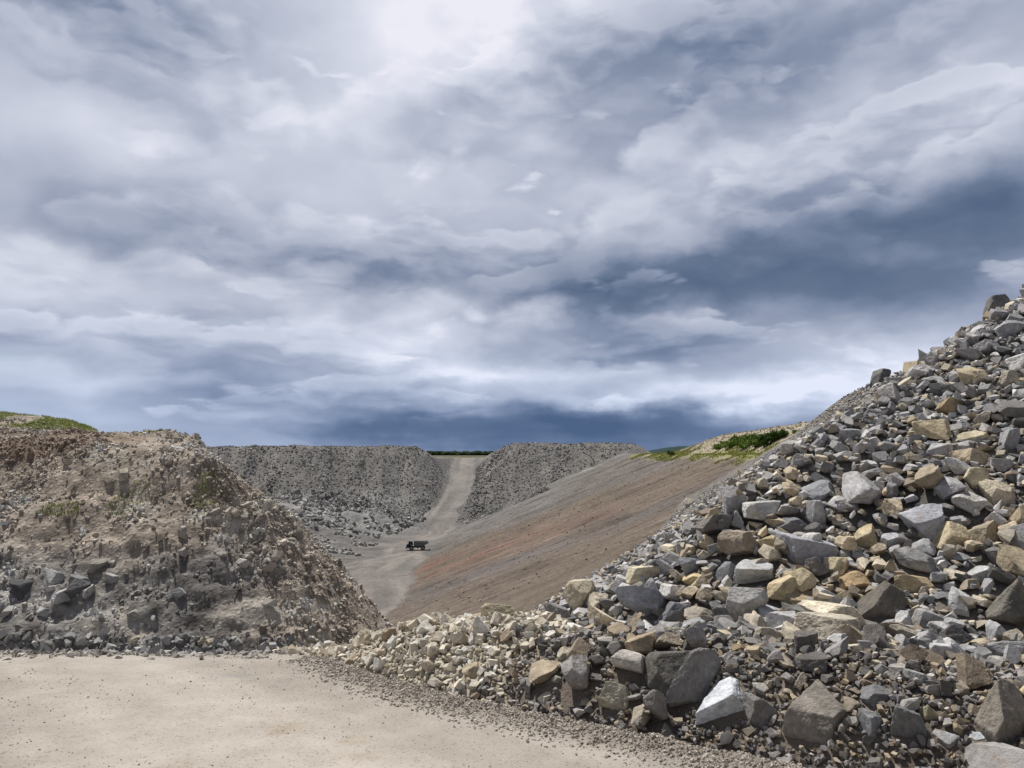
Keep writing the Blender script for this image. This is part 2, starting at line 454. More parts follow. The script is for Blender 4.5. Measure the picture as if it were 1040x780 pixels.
def mat_ground(name, fine, coarse, contrast=.25, bs=.6, bd=.05, speck=None):
    """colour comes from the painted 'tint' albedo; grain, clods and small stones are noise"""
    m, N, b = new_mat(name)
    g = N.n.new('ShaderNodeNewGeometry'); p = g.outputs['Position']
    t = tint_node(N)
    n1 = N.noise(p, coarse, 6, .65); n2 = N.noise(p, fine, 5, .7)
    v = N.vor(p, fine * .9); vc = N.vor(p, fine * .9, out='Color')
    k = N.m('ADD', N.mapr(n1, .3, .7, 1 - contrast, 1 + contrast), N.mapr(n2, .3, .7, -contrast * .7, contrast * .7))
    col = N.mix(1.0, t, N.xyz(k, k, k), 'MULTIPLY')
    if speck:
        r = N.sep(vc)[0]
        s = N.m('MULTIPLY', N.mapr(r, speck[0], speck[0] + .04, 0, 1), N.mapr(v, .20, .42, 1, 0))
        col = N.mix(N.m('MULTIPLY', s, speck[1]), col, N.mix(1.0, col, speck[2], 'MULTIPLY'))
        r2 = N.sep(vc)[1]
        s2 = N.m('MULTIPLY', N.mapr(r2, .80, .84, 0, 1), N.mapr(v, .25, .5, 1, 0))
        col = N.mix(N.m('MULTIPLY', s2, .6), col, N.mix(1.0, col, (.45, .45, .47), 'MULTIPLY'))
    N.l.new(col, b.inputs['Base Color'])
    b.inputs['Roughness'].default_value = .95
    b.inputs['Specular IOR Level'].default_value = .15
    h = N.m('ADD', n2, N.m('MULTIPLY', N.mapr(v, 0, .5, 1, 0), .5))
    h = N.m('ADD', h, N.m('MULTIPLY', n1, .8))
    bump(N, b, h, bs, bd)
    return m

ROCK = mat_rock(); PEB = mat_pebble()
M_FAR = mat_ground('spoil_ground', .9, .07, .22, .8, .5, (.72, .55, (1.7, 1.65, 1.55)))
M_HILL = mat_ground('shaly_bank', 5.5, .7, .30, .9, .10, (.68, .6, (1.8, 1.75, 1.65)))
M_ROAD = mat_ground('packed_dirt_road', 30, 1.6, .13, .6, .014, (.80, .45, (.62, .6, .58)))
M_BERM = mat_ground('berm_soil', 26, 2.5, .28, .8, .02, (.70, .5, (1.7, 1.65, 1.55)))
M_HEAP = mat_ground('heap_fines', 14, 1.5, .3, .8, .05, (.7, .5, (1.5, 1.5, 1.5)))

def flat_mat(name, rgb, rough=.6, metal=0.0, var=.15, scale=6):
    m, N, b = new_mat(name)
    tc = N.n.new('ShaderNodeTexCoord')
    n = N.noise(tc.outputs['Object'], scale, 4, .6)
    k = N.mapr(n, .3, .7, 1 - var, 1 + var)
    N.l.new(N.mix(1.0, rgb, N.xyz(k, k, k), 'MULTIPLY'), b.inputs['Base Color'])
    b.inputs['Roughness'].default_value = rough; b.inputs['Metallic'].default_value = metal
    return m

def leaf_mat(name):
    m, N, b = new_mat(name)
    t = tint_node(N); N.l.new(t, b.inputs['Base Color'])
    b.inputs['Roughness'].default_value = .6
    return m
LEAF = leaf_mat('leafy_green')
LEAF.node_tree.nodes['Principled BSDF'].inputs['Specular IOR Level'].default_value = 0.0
LEAF.node_tree.nodes['Principled BSDF'].inputs['Roughness'].default_value = 1.0

# ------------------------------------------------------------------ mesh helpers
def make_mesh(name, V, faces, tint=None, mat=None, smooth=False, loop_tot=None):
    """V (n,3); faces = list/array of tris/quads (equal size) or flat loops with loop_tot"""
    me = bpy.data.meshes.new(name)
    V = np.asarray(V, np.float32)
    if loop_tot is None:
        faces = np.asarray(faces, np.int32)
        k = faces.shape[1]; loops = faces.ravel(); tot = np.full(len(faces), k, np.int32)
    else:
        loops = np.asarray(faces, np.int32); tot = np.asarray(loop_tot, np.int32)
    start = np.concatenate([[0], np.cumsum(tot)[:-1]]).astype(np.int32)
    me.vertices.add(len(V)); me.vertices.foreach_set('co', V.ravel())
    me.loops.add(len(loops)); me.loops.foreach_set('vertex_index', loops)
    me.polygons.add(len(tot)); me.polygons.foreach_set('loop_start', start); me.polygons.foreach_set('loop_total', tot)
    me.polygons.foreach_set('use_smooth', np.full(len(tot), smooth, bool))
    me.update(calc_edges=True)
    if tint is not None:
        tint = np.asarray(tint, np.float32)
        if tint.ndim == 1: tint = np.tile(tint, (len(V), 1))
        c = np.ones((len(V), 4), np.float32); c[:, :3] = np.clip(tint, 0.005, .72)
        at = me.color_attributes.new('tint', 'FLOAT_COLOR', 'POINT')
        at.data.foreach_set('color', c.ravel())
    if mat: me.materials.append(mat)
    return me

def link(name, me, parent=None, **props):
    o = bpy.data.objects.new(name, me); COL.objects.link(o)
    if parent: o.parent = parent
    for k, v in props.items(): o[k] = v
    return o

def grid_mesh(name, xs, ys, zf, tintf, mat, smooth=True, keep=None):
    X, Y = np.meshgrid(xs, ys)
    Z = zf(X, Y)
    nx, ny = len(xs), len(ys)
    idx = np.arange(nx * ny).reshape(ny, nx)
    q = np.stack([idx[:-1, :-1], idx[:-1, 1:], idx[1:, 1:], idx[1:, :-1]], -1).reshape(-1, 4)
    V = np.stack([X, Y, Z], -1).reshape(-1, 3)
    T = tintf(X, Y, Z).reshape(-1, 3)
    if keep is not None:
        kp = keep(X, Y, Z).ravel()
        q = q[kp[q].all(1)]
        used = np.zeros(len(V), bool); used[q.ravel()] = True
        remap = np.cumsum(used) - 1
        V = V[used]; T = T[used]; q = remap[q]
    return make_mesh(name, V, q, T, mat, smooth)

def lerp(a, b, t):
    t = np.asarray(t)[..., None]
    return np.asarray(a) * (1 - t) + np.asarray(b) * t

# ------------------------------------------------------------------ ground sheet with the pit
def far_tint(X, Y, Z):
    n = fbm2(X / 14, Y / 14, oct=4, seed=201); n2 = fbm2(X / 3.5, Y / 3.5, oct=3, seed=202)
    c = lerp((.14, .135, .13), (.205, .197, .188), np.clip(.5 + n + .4 * n2, 0, 1))
    streak = fbm2(X / 5, Y / 60, oct=3, seed=203)
    c = lerp(c, (.25, .235, .21), .6 * sstep(.05, .4, streak) * sstep(-34, -20, Z) * (Y > 425))
    # right wall: grey higher and farther, brown nearer, red bands near the foot
    d = X + 33
    on = sstep(-2, 3, d) * (Z < .8) * sstep(440, 405, Y - .25 * X)
    st = fbm2(X * .02 + Z * .01, Y * .22, oct=4, gain=.65, seed=204)
    st2 = fbm2(X * .03, Y * .7, oct=3, gain=.6, seed=205)
    yy = Y + 12 * fbm2(X / 40, Y / 25, oct=2, seed=206) + .35 * d
    wall = lerp((.20, .17, .143), (.20, .19, .182), sstep(-.25, .35, (yy - 300) / 60 + .55 * st))
    wall = lerp(wall, (.235, .238, .245), .8 * sstep(325, 355, yy) * sstep(80, 30, d))
    wall = lerp(wall, (.10, .092, .088), .75 * sstep(.08, .4, st2) * sstep(-.2, .3, st + .2))
    wall = wall * np.array([.74, .70, .665])
    wall = lerp(wall, (.25, .215, .18), .45 * sstep(.25, .6, -st2))
    red = np.exp(-((yy - 250) / 17) ** 2) * sstep(90, 10, d)
    wall = lerp(wall, (.21, .11, .085), np.clip(red * (.5 + 1.0 * st + .5 * st2), 0, .55))
    wall = lerp(wall, (.12, .115, .115), .6 * np.exp(-((yy - 205) / 14) ** 2))
    c = lerp(c, wall, on)
    # rim and second tier: pale, thinly grassed
    rim = sstep(-3.2, -1.2, Z) * (X > 30) * (Y < 420) * (Y > 100)
    c = lerp(c, (.33, .29, .215), rim * sstep(60, 68, X))
    gr = rim * sstep(-.05, .3, fbm2(X / 5, Y / 7, oct=3, seed=207) + .35 * sstep(1.6, .2, np.abs(Z)) + .1) * sstep(6, .5, Z)
    c = lerp(c, (.20, .22, .055), gr * .75)
    # floor
    fl = sstep(-38.2, -39.2, Z) * (X < 0)
    c = lerp(c, lerp((.095, .09, .086), (.19, .177, .165), .5 + .8 * fbm2(X / 14, Y / 9, oct=4, gain=.6, seed=208)), fl)
    bench = np.exp(-(((X + 95) / 44) ** 4 + ((Y - 425) / 50) ** 4)) * sstep(-18, -27, Z)
    c = lerp(c, lerp((.205, .205, .205), (.32, .315, .305), .5 + .9 * fbm2(X / 6, Y / 6, oct=3, seed=209)), bench * .85)
    # tracked haul roads on the floor
    for pts, w in ((((-36, 415), (-37, 385), (-44, 360), (-46, 335), (-42, 300), (-44, 260), (-36, 220), (-34, 180)), 8), (((-44, 345), (-62, 338), (-90, 320), (-110, 300)), 7), (((-42, 310), (-55, 280), (-75, 262)), 5)):
        dd, aa, _ = pdist(X, Y, pts)
        tr = sstep(w + 3, w - 2, dd + 1.5 * n2)
        rut = np.clip(.5 + 1.1 * vnoise(dd * .55, aa * .03, 0, 77), 0, 1)
        c = lerp(c, lerp((.25, .227, .205), (.16, .147, .136), rut), tr * fl * .8)
    # ramp
    cd = np.abs(X - RAMPX(Y))
    rampm = sstep(9.5, 6, cd + 2.2 * n2) * (Y > 404) * (Y < 620)
    rc = lerp((.245, .228, .21), (.17, .158, .148), np.clip(.5 + .8 * vnoise((X - RAMPX(Y)) * .35, Y * .02, 0, 78) + .3 * n2, 0, 1))
    c = lerp(c, rc, rampm)
    # plateau beyond
    pl = sstep(575, 620, Y) + sstep(290, 340, np.abs(X))
    c = lerp(c, lerp((.075, .085, .045), (.13, .115, .07), .5 + .5 * fbm2(X / 90, Y / 90, oct=2, seed=211)), np.clip(pl, 0, 1))
    return c

def stretch(a, b, step, lo, hi, g=1.18):
    mid = list(np.arange(a, b + step / 2, step))
    s, x = step, b
    while x < hi: s *= g; x += s; mid.append(x)
    s, x = step, a; pre = []
    while x > lo: s *= g; x -= s; pre.append(x)
    return np.array(pre[::-1] + mid)

xs = stretch(-240, 125, .62, -14000, 14000)
ys = np.concatenate([stretch(0, 150, 1.5, -3000, 0)[:-1], stretch(150, 575, .62, 150, 15000)])
ys = np.unique(np.round(ys, 4)); ys = ys[ys < 15500]
def sheet_z(X, Y):
    z = land(X, Y)
    return z - .9 * ((X > -82) & (X < 34) & (Y < 82) & (Y > -9))
link('ground', grid_mesh('ground', xs, ys, sheet_z, far_tint, M_FAR), kind='structure')

# distant blue ridge and wood line
def ridge():
    a = np.linspace(-1, 1, 90); b = np.linspace(0, 1, 14)
    A, B = np.meshgrid(a, b)
    X = 1480 + 460 * A; Y = 6000 + 700 * B
    prof = 74 * (1 - np.abs(A) ** 2.2) * (1 + .10 * fbm2(A * 6, B, oct=4, seed=300))
    Z = -9 + prof * np.sin(np.clip(B * 1.0, 0, 1) * math.pi) ** .6
    idx = np.arange(A.size).reshape(A.shape)
    q = np.stack([idx[:-1, :-1], idx[:-1, 1:], idx[1:, 1:], idx[1:, :-1]], -1).reshape(-1, 4)
    V = np.stack([X, Y, Z], -1).reshape(-1, 3)
    n = fbm2(X / 60, Y / 60, oct=3, seed=301).ravel()
    link('hill', make_mesh('hill', V, q, lerp((.03, .05, .06), (.05, .07, .06), .5 + .5 * n), LEAF, True), kind='structure')
ridge()

# ------------------------------------------------------------------ near ground: road, bank, heap core, berm
def road_fine(X, Y):
    z = road_z(Y) + .030 * fbm2(X / 2.2, Y / 2.2, oct=3, seed=401) + .006 * fbm2(X * 3, Y * 3, oct=4, gain=.6, seed=402)
    # shallow wheel tracks bending away to the left
    u = X + .55 * Y + .012 * Y * Y
    z = z + .022 * vnoise(u * .9, Y * .06, 0, 405) + .012 * vnoise(u * 3.1, Y * .15, 0, 406)
    tread = np.sin(Y * 21 + 3 * np.sin(u * 4)) * np.exp(-(((u % 2.6) - 1.3) / .28) ** 2) * sstep(.0, .4, fbm2(X / 2, Y / 3, oct=2, seed=407))
    z = z + .006 * tread
    d, a, side = pdist(X, Y, FOOT)
    s = np.where(side > 0, d, -d)
    # loose gravel graded against the foot of the berm
    z = z + .09 * np.exp(-((s + .16) / .24) ** 2) * (1 + .6 * fbm2(X * 2, Y * 2, oct=3, seed=403)) * sstep(-1, 1.5, a)
    z = z + .05 * sstep(-.7, 0, s) * fbm2(X * 4, Y * 4, oct=4, gain=.65, seed=404)
    return z
def road_tint(X, Y, Z):
    n = fbm2(X / 3, Y / 3, oct=4, seed=411); n2 = fbm2(X * 1.2, Y * 1.2, oct=4, gain=.65, seed=412)
    u = X + .55 * Y + .012 * Y * Y
    tr = fbm2(u * .9, Y * .07, oct=3, gain=.6, seed=413)
    c = lerp((.275, .245, .21), (.39, .355, .312), np.clip(.55 + 1.0 * tr + .25 * n, 0, 1))
    c = lerp(c, (.27, .215, .15), .6 * sstep(.34, .60, n2 * .6 + n * .6))
    c = lerp(c, (.27, .26, .25), .5 * sstep(.25, .6, -n2 * .5 - n * .6))
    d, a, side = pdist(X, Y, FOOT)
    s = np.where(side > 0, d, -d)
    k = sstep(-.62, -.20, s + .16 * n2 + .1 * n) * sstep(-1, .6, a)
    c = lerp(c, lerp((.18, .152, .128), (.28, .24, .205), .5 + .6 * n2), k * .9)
    c = lerp(c, (.25, .225, .20), sstep(13.8, 15.5, Y + .5 * n) * .6)
    return c
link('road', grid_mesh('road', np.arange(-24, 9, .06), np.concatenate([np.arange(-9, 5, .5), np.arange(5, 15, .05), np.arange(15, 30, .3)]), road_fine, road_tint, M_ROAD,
     keep=lambda X, Y, Z: (X < 8.9) & (hill_z(X, Y) < Z + .8)), kind='structure')

def hill_fine(X, Y):
    h = hill_z(X, Y, True)
    return np.maximum(h, road_z(Y) - .35)
def hill_tint(X, Y, Z):
    h = Z + 7.5
    n = fbm(X / 4, Y / 4, Z / 3, oct=4, seed=421); n2 = fbm(X / 1.1, Y / 1.1, Z / .8, oct=4, gain=.6, seed=422)
    n3 = fbm(X / 9, Y / 9, Z / 4, oct=3, seed=424)
    c = lerp((.165, .14, .118), (.30, .265, .225), np.clip(.5 + .8 * n + .6 * n2, 0, 1)) * np.array([1.06, 1.0, .93])
    # greyer, darker shale low on the face
    lowb = sstep(4.6, 2.6, h + 1.4 * n + 1.2 * n3) * sstep(-7.5, -13, X + 1.5 * n)
    c = lerp(c, lerp((.105, .10, .097), (.29, .28, .265), np.clip(.45 + 1.2 * n2 + .3 * n, 0, 1)), lowb * .85)
    # bands dipping to the right, run-off streaks
    dipc = fbm((X + h * 1.1) * 1.15, (X - h) * .22, Y * .3, oct=4, gain=.65, seed=47)
    c = c * (1 + .55 * np.clip(dipc, -.7, .8))[..., None]
    c = lerp(c, (.40, .35, .29), .55 * sstep(.25, .5, fbm((X + h) * .8 + 9, (X - h) * .18, Y * .3, oct=3, seed=49)))
    # broken faces and loose veins at the scale of single stones
    n4 = fbm(X * 2.6, Y * 2.6, Z * 2.6, oct=3, gain=.7, seed=63)
    c = c * (1 + .55 * n4)[..., None]
    c = lerp(c, (.075, .068, .062), .6 * sstep(.30, .5, n4 * .6 + .7 * dipc))
    # pale rubble veins and pale nose
    c = lerp(c, (.41, .37, .31), .7 * sstep(.22, .5, fbm(X / 2.2 + 5, Y / 2.2, Z / 1.2, oct=4, gain=.6, seed=423)))
    c = lerp(c, (.36, .33, .29), .45 * sstep(-14, -8, X) * sstep(3, 7, h) )
    # olive drab wash on the upper face
    c = lerp(c, (.25, .235, .19), .5 * sstep(.0, .4, n3) * sstep(4, 6, h))
    # brown weathered band under the rim
    c = c * 1.2
    c = c * .82 + c.mean(-1, keepdims=True) * .18
    c = lerp(c, (.185, .125, .085), .55 * sstep(.0, .35, fbm(X / 5 + 9, Y / 5, Z / 2, oct=3, seed=425)) * sstep(6.2, 7.4, h) * sstep(9.6, 8.8, h))
    # thin grass on the rim and on the ledge
    ng = fbm2(X / 2.2, Y / 2.2, oct=3, seed=430)
    g = sstep(9.0, 9.5, h + .5 * ng) * sstep(10.4, 9.9, h)
    c = lerp(c, (.17, .19, .06), g * sstep(-22, -30, X) * .8 * sstep(-.25, .1, ng + .1))
    return c
hx = np.concatenate([np.arange(-80, -44, .4), np.arange(-44, 3, .105)])
hy = np.concatenate([np.arange(23, 56, .105), np.arange(56, 80, .35)])
link('hill', grid_mesh('hill', hx, hy, hill_fine, hill_tint, M_HILL, keep=lambda X, Y, Z: (Z > road_z(Y) - .4) & (X < -.05 * Y + 8)), kind='structure')

def heap_tint(X, Y, Z):
    n = fbm2(X * .8, Y * .8, oct=4, seed=441)
    return lerp((.105, .10, .095), (.22, .20, .175), .5 + .6 * n)
link('terrain', grid_mesh('terrain', np.arange(-6, 34, .12), np.arange(5, 80, .12), lambda X, Y: heap_z(X, Y, True), heap_tint, M_HEAP,
     keep=lambda X, Y, Z: sdf(X, Y, HEAP)[0] > -9), kind='structure')

def berm_fine(X, Y):
    b, s, a = berm_h(X, Y)
    return road_z(Y) + b - .03 + (.05 + .05 * sstep(0, .8, s)) * fbm2(X * 1.6, Y * 1.6, oct=5, gain=.6, seed=451) * sstep(-.1, .5, s)
def pale_of(X, Y):
    """how much of the berm is pale limestone rather than dark spoil"""
    d, a, side = pdist(X, Y, FOOT)
    return sstep(6.0, 4.2, a + .8 * fbm2(X * 1.4, Y * 1.4, oct=3, seed=452) - .25 * (d - 1))
def berm_tint(X, Y, Z):
    n = fbm2(X * 2, Y * 2, oct=4, seed=453)
    p = pale_of(X, Y)
    c = lerp(lerp((.105, .09, .075), (.20, .168, .14), .5 + .6 * n), lerp((.36, .315, .25), (.50, .45, .365), .5 + .6 * n), p)
    return c
link('berm', grid_mesh('berm', np.arange(-5, 12, .045), np.arange(3, 18.5, .045), berm_fine, berm_tint, M_BERM,
     keep=lambda X, Y, Z: (berm_h(X, Y)[1] > -.15) & (berm_h(X, Y)[1] < 7)), kind='structure')

# ------------------------------------------------------------------ rock library: convex, plane-cut blocks
def rand_planes(n, blocky):
    D = []
    while len(D) < n:
        v = rng.normal(size=3); v /= np.linalg.norm(v)
        if all(np.dot(v, u) < .68 for u in D): D.append(v)
    D = np.array(D); d = rng.uniform(.48, .92, n)
    if blocky:
        B = np.array([[1, 0, 0], [-1, 0, 0], [0, 1, 0], [0, -1, 0], [0, 0, 1], [0, 0, -1]], float)
        B += rng.normal(scale=.26, size=B.shape); B /= np.linalg.norm(B, axis=1)[:, None]
        D = np.concatenate([B, D]); d = np.concatenate([rng.uniform(.62, .82, 6), d + .08])
    else:
        B = np.array([[1, 0, 0], [-1, 0, 0], [0, 1, 0], [0, -1, 0], [0, 0, 1], [0, 0, -1]], float) @ np.array(Matrix.Rotation(rng.uniform(0, 3), 3, Vector(rng.normal(size=3))))
        D = np.concatenate([B, D]); d = np.concatenate([rng.uniform(.9, 1.05, 6), d])
    return D, d

def hull(D, d):
    bm = bmesh.new(); bmesh.ops.create_cube(bm, size=4)
    for n, k in zip(D, d):
        r = bmesh.ops.bisect_plane(bm, geom=bm.verts[:] + bm.edges[:] + bm.faces[:], plane_co=Vector(n * k), plane_no=Vector(n), clear_outer=True)
        e = [g for g in r['geom_cut'] if isinstance(g, bmesh.types.BMEdge)]
        if len(e) > 2: bmesh.ops.holes_fill(bm, edges=e, sides=0)
    bmesh.ops.remove_doubles(bm, verts=bm.verts[:], dist=.06)
    bmesh.ops.triangulate(bm, faces=bm.faces[:])
    bmesh.ops.recalc_face_normals(bm, faces=bm.faces[:])
    V = np.array([v.co[:] for v in bm.verts]); Fc = np.array([[v.index for v in f.verts] for f in bm.faces], np.int32)
    bm.free()
    return V, Fc

LIB = []          # dicts with planes and low mesh; first the fine ones, then the very simple ones
for i in range(44):
    D, d = rand_planes(int(rng.integers(4, 9)), i % 3 != 0)
    V, Fc = hull(D, d); LIB.append(dict(D=D, d=d, V=V, F=Fc))
NBIG = len(LIB)
for i in range(24):
    D, d = rand_planes(int(rng.integers(4, 6)), False)
    V, Fc = hull(D, d); LIB.append(dict(D=D, d=d, V=V, F=Fc))
NALL = len(LIB)

def rot(ax, an):
    return np.array(Matrix.Rotation(an, 3, Vector(ax)))
def rand_rot(tilt=None):
    if tilt is None:
        q = rng.normal(size=4); q /= np.linalg.norm(q); w, x, y, z = q
        return np.array([[1 - 2 * (y * y + z * z), 2 * (x * y - z * w), 2 * (x * z + y * w)], [2 * (x * y + z * w), 1 - 2 * (x * x + z * z), 2 * (y * z - x * w)], [2 * (x * z - y * w), 2 * (y * z + x * w), 1 - 2 * (x * x + y * y)]])
    a = rng.uniform(0, 2 * math.pi)
    return rot((math.cos(a), math.sin(a), 0), rng.normal() * tilt) @ rot((0, 0, 1), rng.uniform(0, 2 * math.pi))

class Rock:
    __slots__ = ('i', 'S', 'R', 'pos', 'tint', 'px', 'hero', 'zone', 'seed', 'colour')
    def __init__(s, i, S, R, tint, zone=''):
        s.i, s.S, s.R, s.tint, s.zone = i, np.array(S, float), R, np.array(tint), zone
        s.pos = np.zeros(3); s.hero = None; s.px = 0; s.seed = int(rng.integers(1e6)); s.colour = ''

class Drop:
    """height field of the growing pile; each rock is let down until it rests on it"""
    def __init__(s, x0, x1, y0, y1, res, zf):
        s.x0, s.y0, s.res = x0, y0, res
        s.nx, s.ny = int((x1 - x0) / res), int((y1 - y0) / res)
        X, Y = np.meshgrid(x0 + (np.arange(s.nx) + .5) * res, y0 + (np.arange(s.ny) + .5) * res)
        s.base = zf(X, Y); s.H = s.base.copy(); s.own = np.zeros(X.shape, np.int32)
    def at(s, x, y):
        i, j = int((x - s.x0) / s.res), int((y - s.y0) / s.res)
        if 0 <= i < s.nx and 0 <= j < s.ny: return s.H[j, i], s.base[j, i], s.own[j, i]
        return None
    def z(s, X, Y):
        i = np.clip(((X - s.x0) / s.res).astype(int), 0, s.nx - 1); j = np.clip(((Y - s.y0) / s.res).astype(int), 0, s.ny - 1)
        return np.where((X < s.x0) | (X > s.x0 + s.nx * s.res) | (Y < s.y0) | (Y > s.y0 + s.ny * s.res), -60, s.H[j, i])
    def place(s, rk, x, y, q=.8, z=None, own=1, avoid=False, maxlift=None):
        L = LIB[rk.i]
        A = rk.R * rk.S; Ainv = (1 / rk.S)[:, None] * rk.R.T      # world = A @ local
        W = L['V'] @ A.T
        r = np.abs(W[:, :2]).max(0) + s.res
        i0, i1 = int((x - r[0] - s.x0) / s.res), int((x + r[0] - s.x0) / s.res) + 1
        j0, j1 = int((y - r[1] - s.y0) / s.res), int((y + r[1] - s.y0) / s.res) + 1
        if i0 < 0 or j0 < 0 or i1 >= s.nx or j1 >= s.ny: return False
        gx = s.x0 + (np.arange(i0, i1) + .5) * s.res - x; gy = s.y0 + (np.arange(j0, j1) + .5) * s.res - y
        GX, GY = np.meshgrid(gx, gy)
        Nn = L['D'] @ Ainv
        top = np.full(GX.shape, 1e3); bot = np.full(GX.shape, -1e3)
        for (a, b, c), k in zip(Nn, L['d']):
            t = (k - a * GX - b * GY)
            if c > 1e-4: top = np.minimum(top, t / c)
            elif c < -1e-4: bot = np.maximum(bot, t / c)
            else: top = np.where(t < 0, -1e3, top)
        ok = (top > bot) & (top < 100) & (bot > -100)
        if ok.sum() < 2: 
            return False
        H = s.H[j0:j1, i0:i1]
        if avoid and ((s.own[j0:j1, i0:i1][ok] > 0).mean() > .45 or (s.own[j0:j1, i0:i1][ok] == 2).mean() > .10): return False
        if z is None:
            gap = (H - bot)[ok]
            z = np.quantile(gap, q)
            if maxlift is not None and z - (s.base[j0:j1, i0:i1][ok]).mean() > maxlift: return False
        rk.pos = np.array([x, y, z])
        up = ok & (top + z > H)
        H[up] = (top + z)[up]
        s.own[j0:j1, i0:i1][up] = own
        return True

GREY = [((.255, .253, .255), 'grey'), ((.32, .315, .315), 'light grey'), ((.225, .224, .230), 'blue grey'), ((.38, .37, .355), 'pale grey'), ((.115, .112, .11), 'dark grey'), ((.16, .157, .155), 'dark grey')]
WARM = [((.37, .315, .23), 'tan'), ((.44, .395, .31), 'cream'), ((.25, .21, .165), 'brown'), ((.34, .305, .25), 'buff'), ((.42, .355, .25), 'ochre'), ((.30, .27, .225), 'buff')]
def pick_tint(warm, dark=.2):
    k = 1.42
    if rng.random() < warm:
        k = 1.22
        c, n = WARM[rng.choice(6, p=[.22, .14, .22, .24, .04, .14])]
    else:
        if rng.random() < dark: c, n = GREY[rng.choice([4, 5])]
        else: c, n = GREY[rng.choice(4, p=[.32, .28, .24, .16])]
    c = np.array(c) * rng.uniform(.74, 1.24) * k
    return c, n

ROCKS = []      # every rock that may become an object of its own
FILL = {'heap': [], 'berm': []}

def hit(px, py, zf, lo, hi, step=.05):
    d = ray(px, py); Y = np.arange(lo, hi, step)
    X = d[0] / d[1] * Y; Z = d[2] / d[1] * Y
    H = zf(X, Y); k = np.nonzero(Z < H)[0]
    return (X[k[0]], Y[k[0]], H[k[0]]) if len(k) else None

